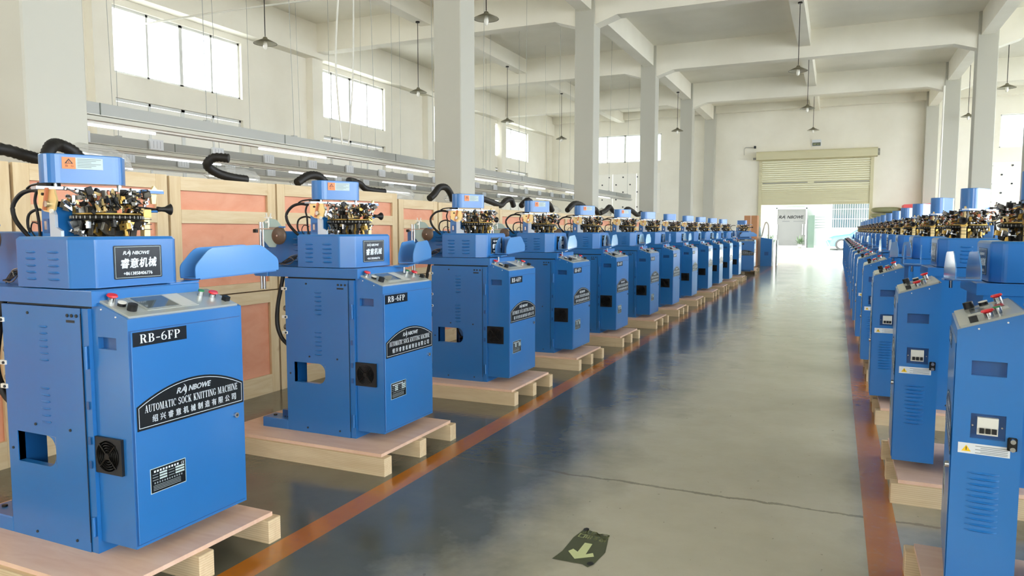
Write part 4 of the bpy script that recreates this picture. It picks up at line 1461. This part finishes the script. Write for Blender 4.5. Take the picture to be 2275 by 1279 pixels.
# ------------------------------------------------------------------ lighting rails with hangers
def rail(x, z, y0, y1, boxes, label):
    t = empty('lighting_rail', (x, 0, z))
    f = MB(); f.box(-.03, .03, y0, y1, -.11, 0, 'rail_grey'); f.box(-.045, .045, y0, y1, -.115, -.108, 'rail_light')
    y = y0 + 1.2
    while y < y1:
        f.box(.03, .034, y - .1, y - .09, -.11, 0, 'sign_dark'); y += 2.4
    f.build('channel', t)
    f = MB(); f.prism([(-.09, -.17), (.09, -.17), (.05, -.125), (-.05, -.125)], y0, y1, 'rail_light', 'y')
    f.box(-.045, .045, y0, y1, -.19, -.17, 'rail_light'); f.build('reflector', t)
    y = y0 + .3
    while y < y1 - 1.3:
        f = MB(); f.cyl((0, y, -.203), (0, y + 1.2, -.203), .013, 'fluorescent', 8); y += 2.6
        f.build('lamp_tube', t)
    if boxes:
        y = y0 + .5
        while y < y1:
            f = MB(); f.bbox(.03, .07, y, y + .20, -.11, .02, 'label_white', .004)
            for k in (.05, .1, .15): f.box(.07, .071, y + k - .002, y + k + .002, -.09, 0, 'ink_grey')
            y += 1.0
            f.build('socket_box', t)
    tag(t, label, 'light rail', 'hanging light rails')
    k = 0
    y = y0 + .8
    while y < y1:
        for py in PYS:
            if py - .15 < y < py + .6: y = py + .75
        if x > -7 and 7.6 < y < 8.7: y = 8.75
        f = MB(); f.cyl((x, y, z + .001), (x + R.uniform(-.06, .06), y + R.uniform(-.08, .08), SLAB), .0038, 'rail_grey', 5); f.box(x - .026, x + .026, y - .03, y + .03, z + .001, z + .015, 'rail_grey')
        tag(f.build('suspension_wire'), '%s hanger wire of the %s' % (ORD[min(k, 17)], label.split(',')[0]), 'wire', 'hanger wires of the rails')
        y += R.uniform(1.35, 2.3); k += 1


rail(-6.15, 2.55, 1.0, 23.0, False, 'grey light rail nearest the crates, hanging from thin wires')
rail(-8.0, 2.53, 1.0, 23.0, True, 'middle grey light rail carrying white socket boxes')
rail(-9.8, 2.53, 1.0, 23.0, True, 'rearmost grey light rail near the windows')

# pipes
f = MB(); f.tube([(-14.7 + 1.7, 10.65, 5.6), (-11, 11.0, 5.72), (-9.34, 11.34, 5.8)], .02, 'rail_light', 8); f.cyl((-9.34, 11.34, 5.8), (-9.34, 11.34, SLAB), .006, 'rail_grey')
tag(f.build('hanging_pipe'), 'thin pale pipe running from the window wall below the ceiling', 'pipe')
f = MB(); f.tube([(-6.15, 8.05, 2.56), (-6.19, 8.0, 3.6), (-6.16, 8.05, 4.6), (-6.05, 8.2, SLAB)], .014, 'rail_light', 8); f.tube([(-6.12, 8.15, 2.56), (-6.05, 8.2, 3.8), (-6.05, 8.25, SLAB)], .011, 'rail_light', 6)
tag(f.build('hanging_conduit'), 'pale drooping conduit hanging between ceiling and nearest light rail', 'conduit')
f = MB(); f.tube([(RX - .025, 27.58, 0), (RX - .03, 27.57, 3.9), (RX - .02, 27.58, 6.1)], .03, 'plaster_white', 8)
tag(f.build('drain_pipe'), 'white vertical pipe on the far pillar opposite the crates', 'pipe')

# ------------------------------------------------------------------ pendant lamps
def lamp(x, y, z, top, label):
    t = empty('pendant_lamp', (x, y, z))
    f = MB(); f.lathe([(.02, .11), (.035, .10), (.045, .075), (.10, .05), (.20, .0), (.205, -.010), (.198, -.006)], (0, 0, 0), (0, 0, 1), 'lamp_shade', 28)
    f.lathe([(.03, .085), (.10, .042), (.196, -.006)], (0, 0, 0), (0, 0, 1), 'lamp_inner', 28); f.build('lamp_shade', t)
    f = MB(); f.cyl((0, 0, .12), (0, 0, top - z), .008, 'dark_steel', 6); f.cyl((0, 0, top - z - .03), (0, 0, top - z), .05, 'dark_steel', 10); f.build('rod', t)
    f = MB(); f.lathe([(.022, .05), (.03, .02), (.038, -.04), (.03, -.09), (.014, -.11), (0, -.115)], (0, 0, 0), (0, 0, 1), 'bulb', 14); f.build('bulb', t)
    tag(t, label, 'lamp', 'pendant lamps with shallow metal shades')


lamp(-5.275, 10.7, 4.81, 6.27, 'pendant lamp hanging beside the second pillar from the front')
lamp(-9.39, 10.15, 4.72, 6.42, 'pendant lamp in front of the near window, nearest of the side bay')
lamp(-9.39, 15.3, 4.75, 6.42, 'pendant lamp beside the second window of the side bay')
lamp(-9.39, 20.5, 4.75, 6.42, 'pendant lamp in front of the small distant window of the side bay')
lamp(-9.39, 25.3, 4.77, 6.42, 'pendant lamp farthest down the side bay')
lamp(-.90, 17.5, 4.94, 6.42, 'pendant lamp over the aisle, nearest of the three')
lamp(-.90, 23.0, 4.95, 6.42, 'pendant lamp over the aisle, middle of the three')
lamp(-.90, 28.6, 5.02, 6.42, 'pendant lamp over the aisle, just above the exit sign')
lamp(3.8, 22.0, 4.99, SLAB, 'pendant lamp between the window and pillar opposite the crates')
lamp(3.7, 27.2, 5.02, SLAB, 'pendant lamp half hidden by the pillar opposite the crates')
lamp(-5.275, 26.0, 4.92, 6.27, 'pendant lamp between the last two pillars by the crates')

# ------------------------------------------------------------------ far end clutter
f = MB(); f.bbox(-3.35, -2.85, 29.8, 30.4, 0, 1.98, 'cardboard', .01); f.box(-3.12, -3.08, 29.795, 29.8, 0, 1.98, 'ply_pink')
tag(f.build('cardboard_box'), 'tall brown carton behind the last machine by the crates', 'box')
t = empty('control_cabinet', (-2.72, 29.9, 0))
tag(t, 'separate blue control cabinet on the floor at the far end of the row', 'cabinet')
f = MB(); f.prism([(0, .0), (.42, .0), (.42, 1.06), (0, 1.12)], 0, .5, 'blue', 'y'); f.build('cabinet_body', t)
f = MB(); f.box(.15, .3, -.004, 0, .42, .56, 'blue_shaded'); f.box(.42, .45, .0, .5, .02, 1.06, 'label_white'); f.build('door', t)
t = empty('winding_unit', (-2.95, 30.0, 0))
tag(t, 'small grey yarn unit under clear film standing behind the blue control cabinet', 'machine')
f = MB(); f.bbox(-.02, .2, .55, .8, 0, 1.15, 'rail_light', .01); f.lathe([(0, 1.15), (.09, 1.15), (.07, 1.5), (.02, 1.56), (0, 1.56)], (.09, .67, 0), (0, 0, 1), 'tension_grey', 14)
f.tube([(.2, .67, 1.15), (.26, .67, 1.45), (.34, .67, 1.72), (.44, .67, 1.6), (.46, .67, 1.3), (.46, .67, 1.1)], .03, 'rail_light', 8); f.build('unit_body', t)
f = MB(); f.box(0, .03, 0, .5, 0, 1.02, 'sign_dark'); f.box(.03, .05, 0, .5, 0, 1.02, 'label_white')
tag(f.build('leaning_panel', None, (-2.18, 30.3, 0)), 'dark upright panel beside the blue control cabinet near the shutter', 'panel')


def sack(x, y, z, sx, sy, sz, m, label, seed, name='sack'):
    rr = random.Random(seed); f = MB(); nu, nv = 20, 10; ph = [rr.uniform(0, 6) for _ in range(3)]
    vs = []
    for j in range(nv + 1):
        v = PI * j / nv
        for i in range(nu):
            u = 2 * PI * i / nu
            e = lambda q, p: math.copysign(abs(q) ** p, q)
            k = 1 + .04 * math.sin(4 * u + ph[0]) * math.sin(3 * v + ph[1])
            vs.append((x + e(-math.cos(v), .6) * sx * k, y + e(math.sin(v), .5) * e(math.cos(u), .6) * sy, z + e(math.sin(v), .5) * e(math.sin(u), .7) * sz * k))
    f.add(vs, [(j * nu + i, j * nu + (i + 1) % nu, (j + 1) * nu + (i + 1) % nu, (j + 1) * nu + i) for j in range(nv) for i in range(nu)], m, True)
    tag(f.build(name), label, 'sack', 'olive sacks piled by the far wall')


for k in range(10):
    z = .115 + k * .232
    sack(1.72 + R.uniform(-.04, .04), 32.2, z, .52, .32, .115, 'olive', 'olive sack by the shutter, ' + ('topmost of the pile' if k == 9 else '%s from the floor in the pile' % ORD[k]), 30 + k)
t = empty('sheet_covered_stack', (2.9, 32.2, 0))
tag(t, 'stack covered with a red sheet next to the olive sacks', 'stack')
f = MB(); f.bbox(-.55, .6, -.4, .4, 0, 2.3, 'cardboard', .02); f.build('carton_stack', t)
f = MB(); f.prism(rpoly([(-.57, 1.9), (.62, 1.9), (.62, 2.44), (-.57, 2.40)], .03), -.42, .42, 'red_sheet', 'y'); f.build('red_sheet', t)

# ------------------------------------------------------------------ exit decal on the floor
f = MB()
f.add([(-1.065, 2.78, .0015), (-.93, 2.785, .0015), (-.90, 2.765, .0015), (-.885, 2.80, .002), (-.873, 2.93, .0015), (-.905, 3.085, .0015), (-.97, 3.11, .0015), (-1.035, 3.135, .0015), (-1.052, 3.02, .0015), (-1.05, 2.87, .0015)],
      [(9, 8, 7, 6, 5, 4, 3, 2, 1, 0)], 'exit_green')
put_text(f, 'EXIT', (-.905, 3.105, .003), (-1, 0.13, 0), (0, -1, 0), .125, .036, 'exit_light', .04)
for i, ch in enumerate('安全出口'):
    put_text(f, ch, (-.905 - i * .034, 3.06 + i * .004, .003), (-1, .13, 0), (0, -1, 0), .028, .042, 'exit_light', .04)
f.add([(a, b, .003) for a, b in [(-.975, 2.815), (-1.025, 2.875), (-1.012, 2.905), (-.985, 2.885), (-.985, 2.985), (-.950, 2.985), (-.945, 2.875), (-.92, 2.90), (-.905, 2.868)]],
      [(0, 8, 7, 6, 5, 4, 3, 2, 1)], 'exit_light')
for a in ((-.90, 2.80), (-1.025, 3.125)):
    f.add([(a[0] + .014 * math.cos(k), a[1] + .02 * math.sin(k), .0032) for k in frange(0, 5.4, 7)], [tuple(range(7))], 'black')
tag(f.build('exit_sticker'), 'worn green exit arrow sticker stuck on the aisle floor', 'sticker')
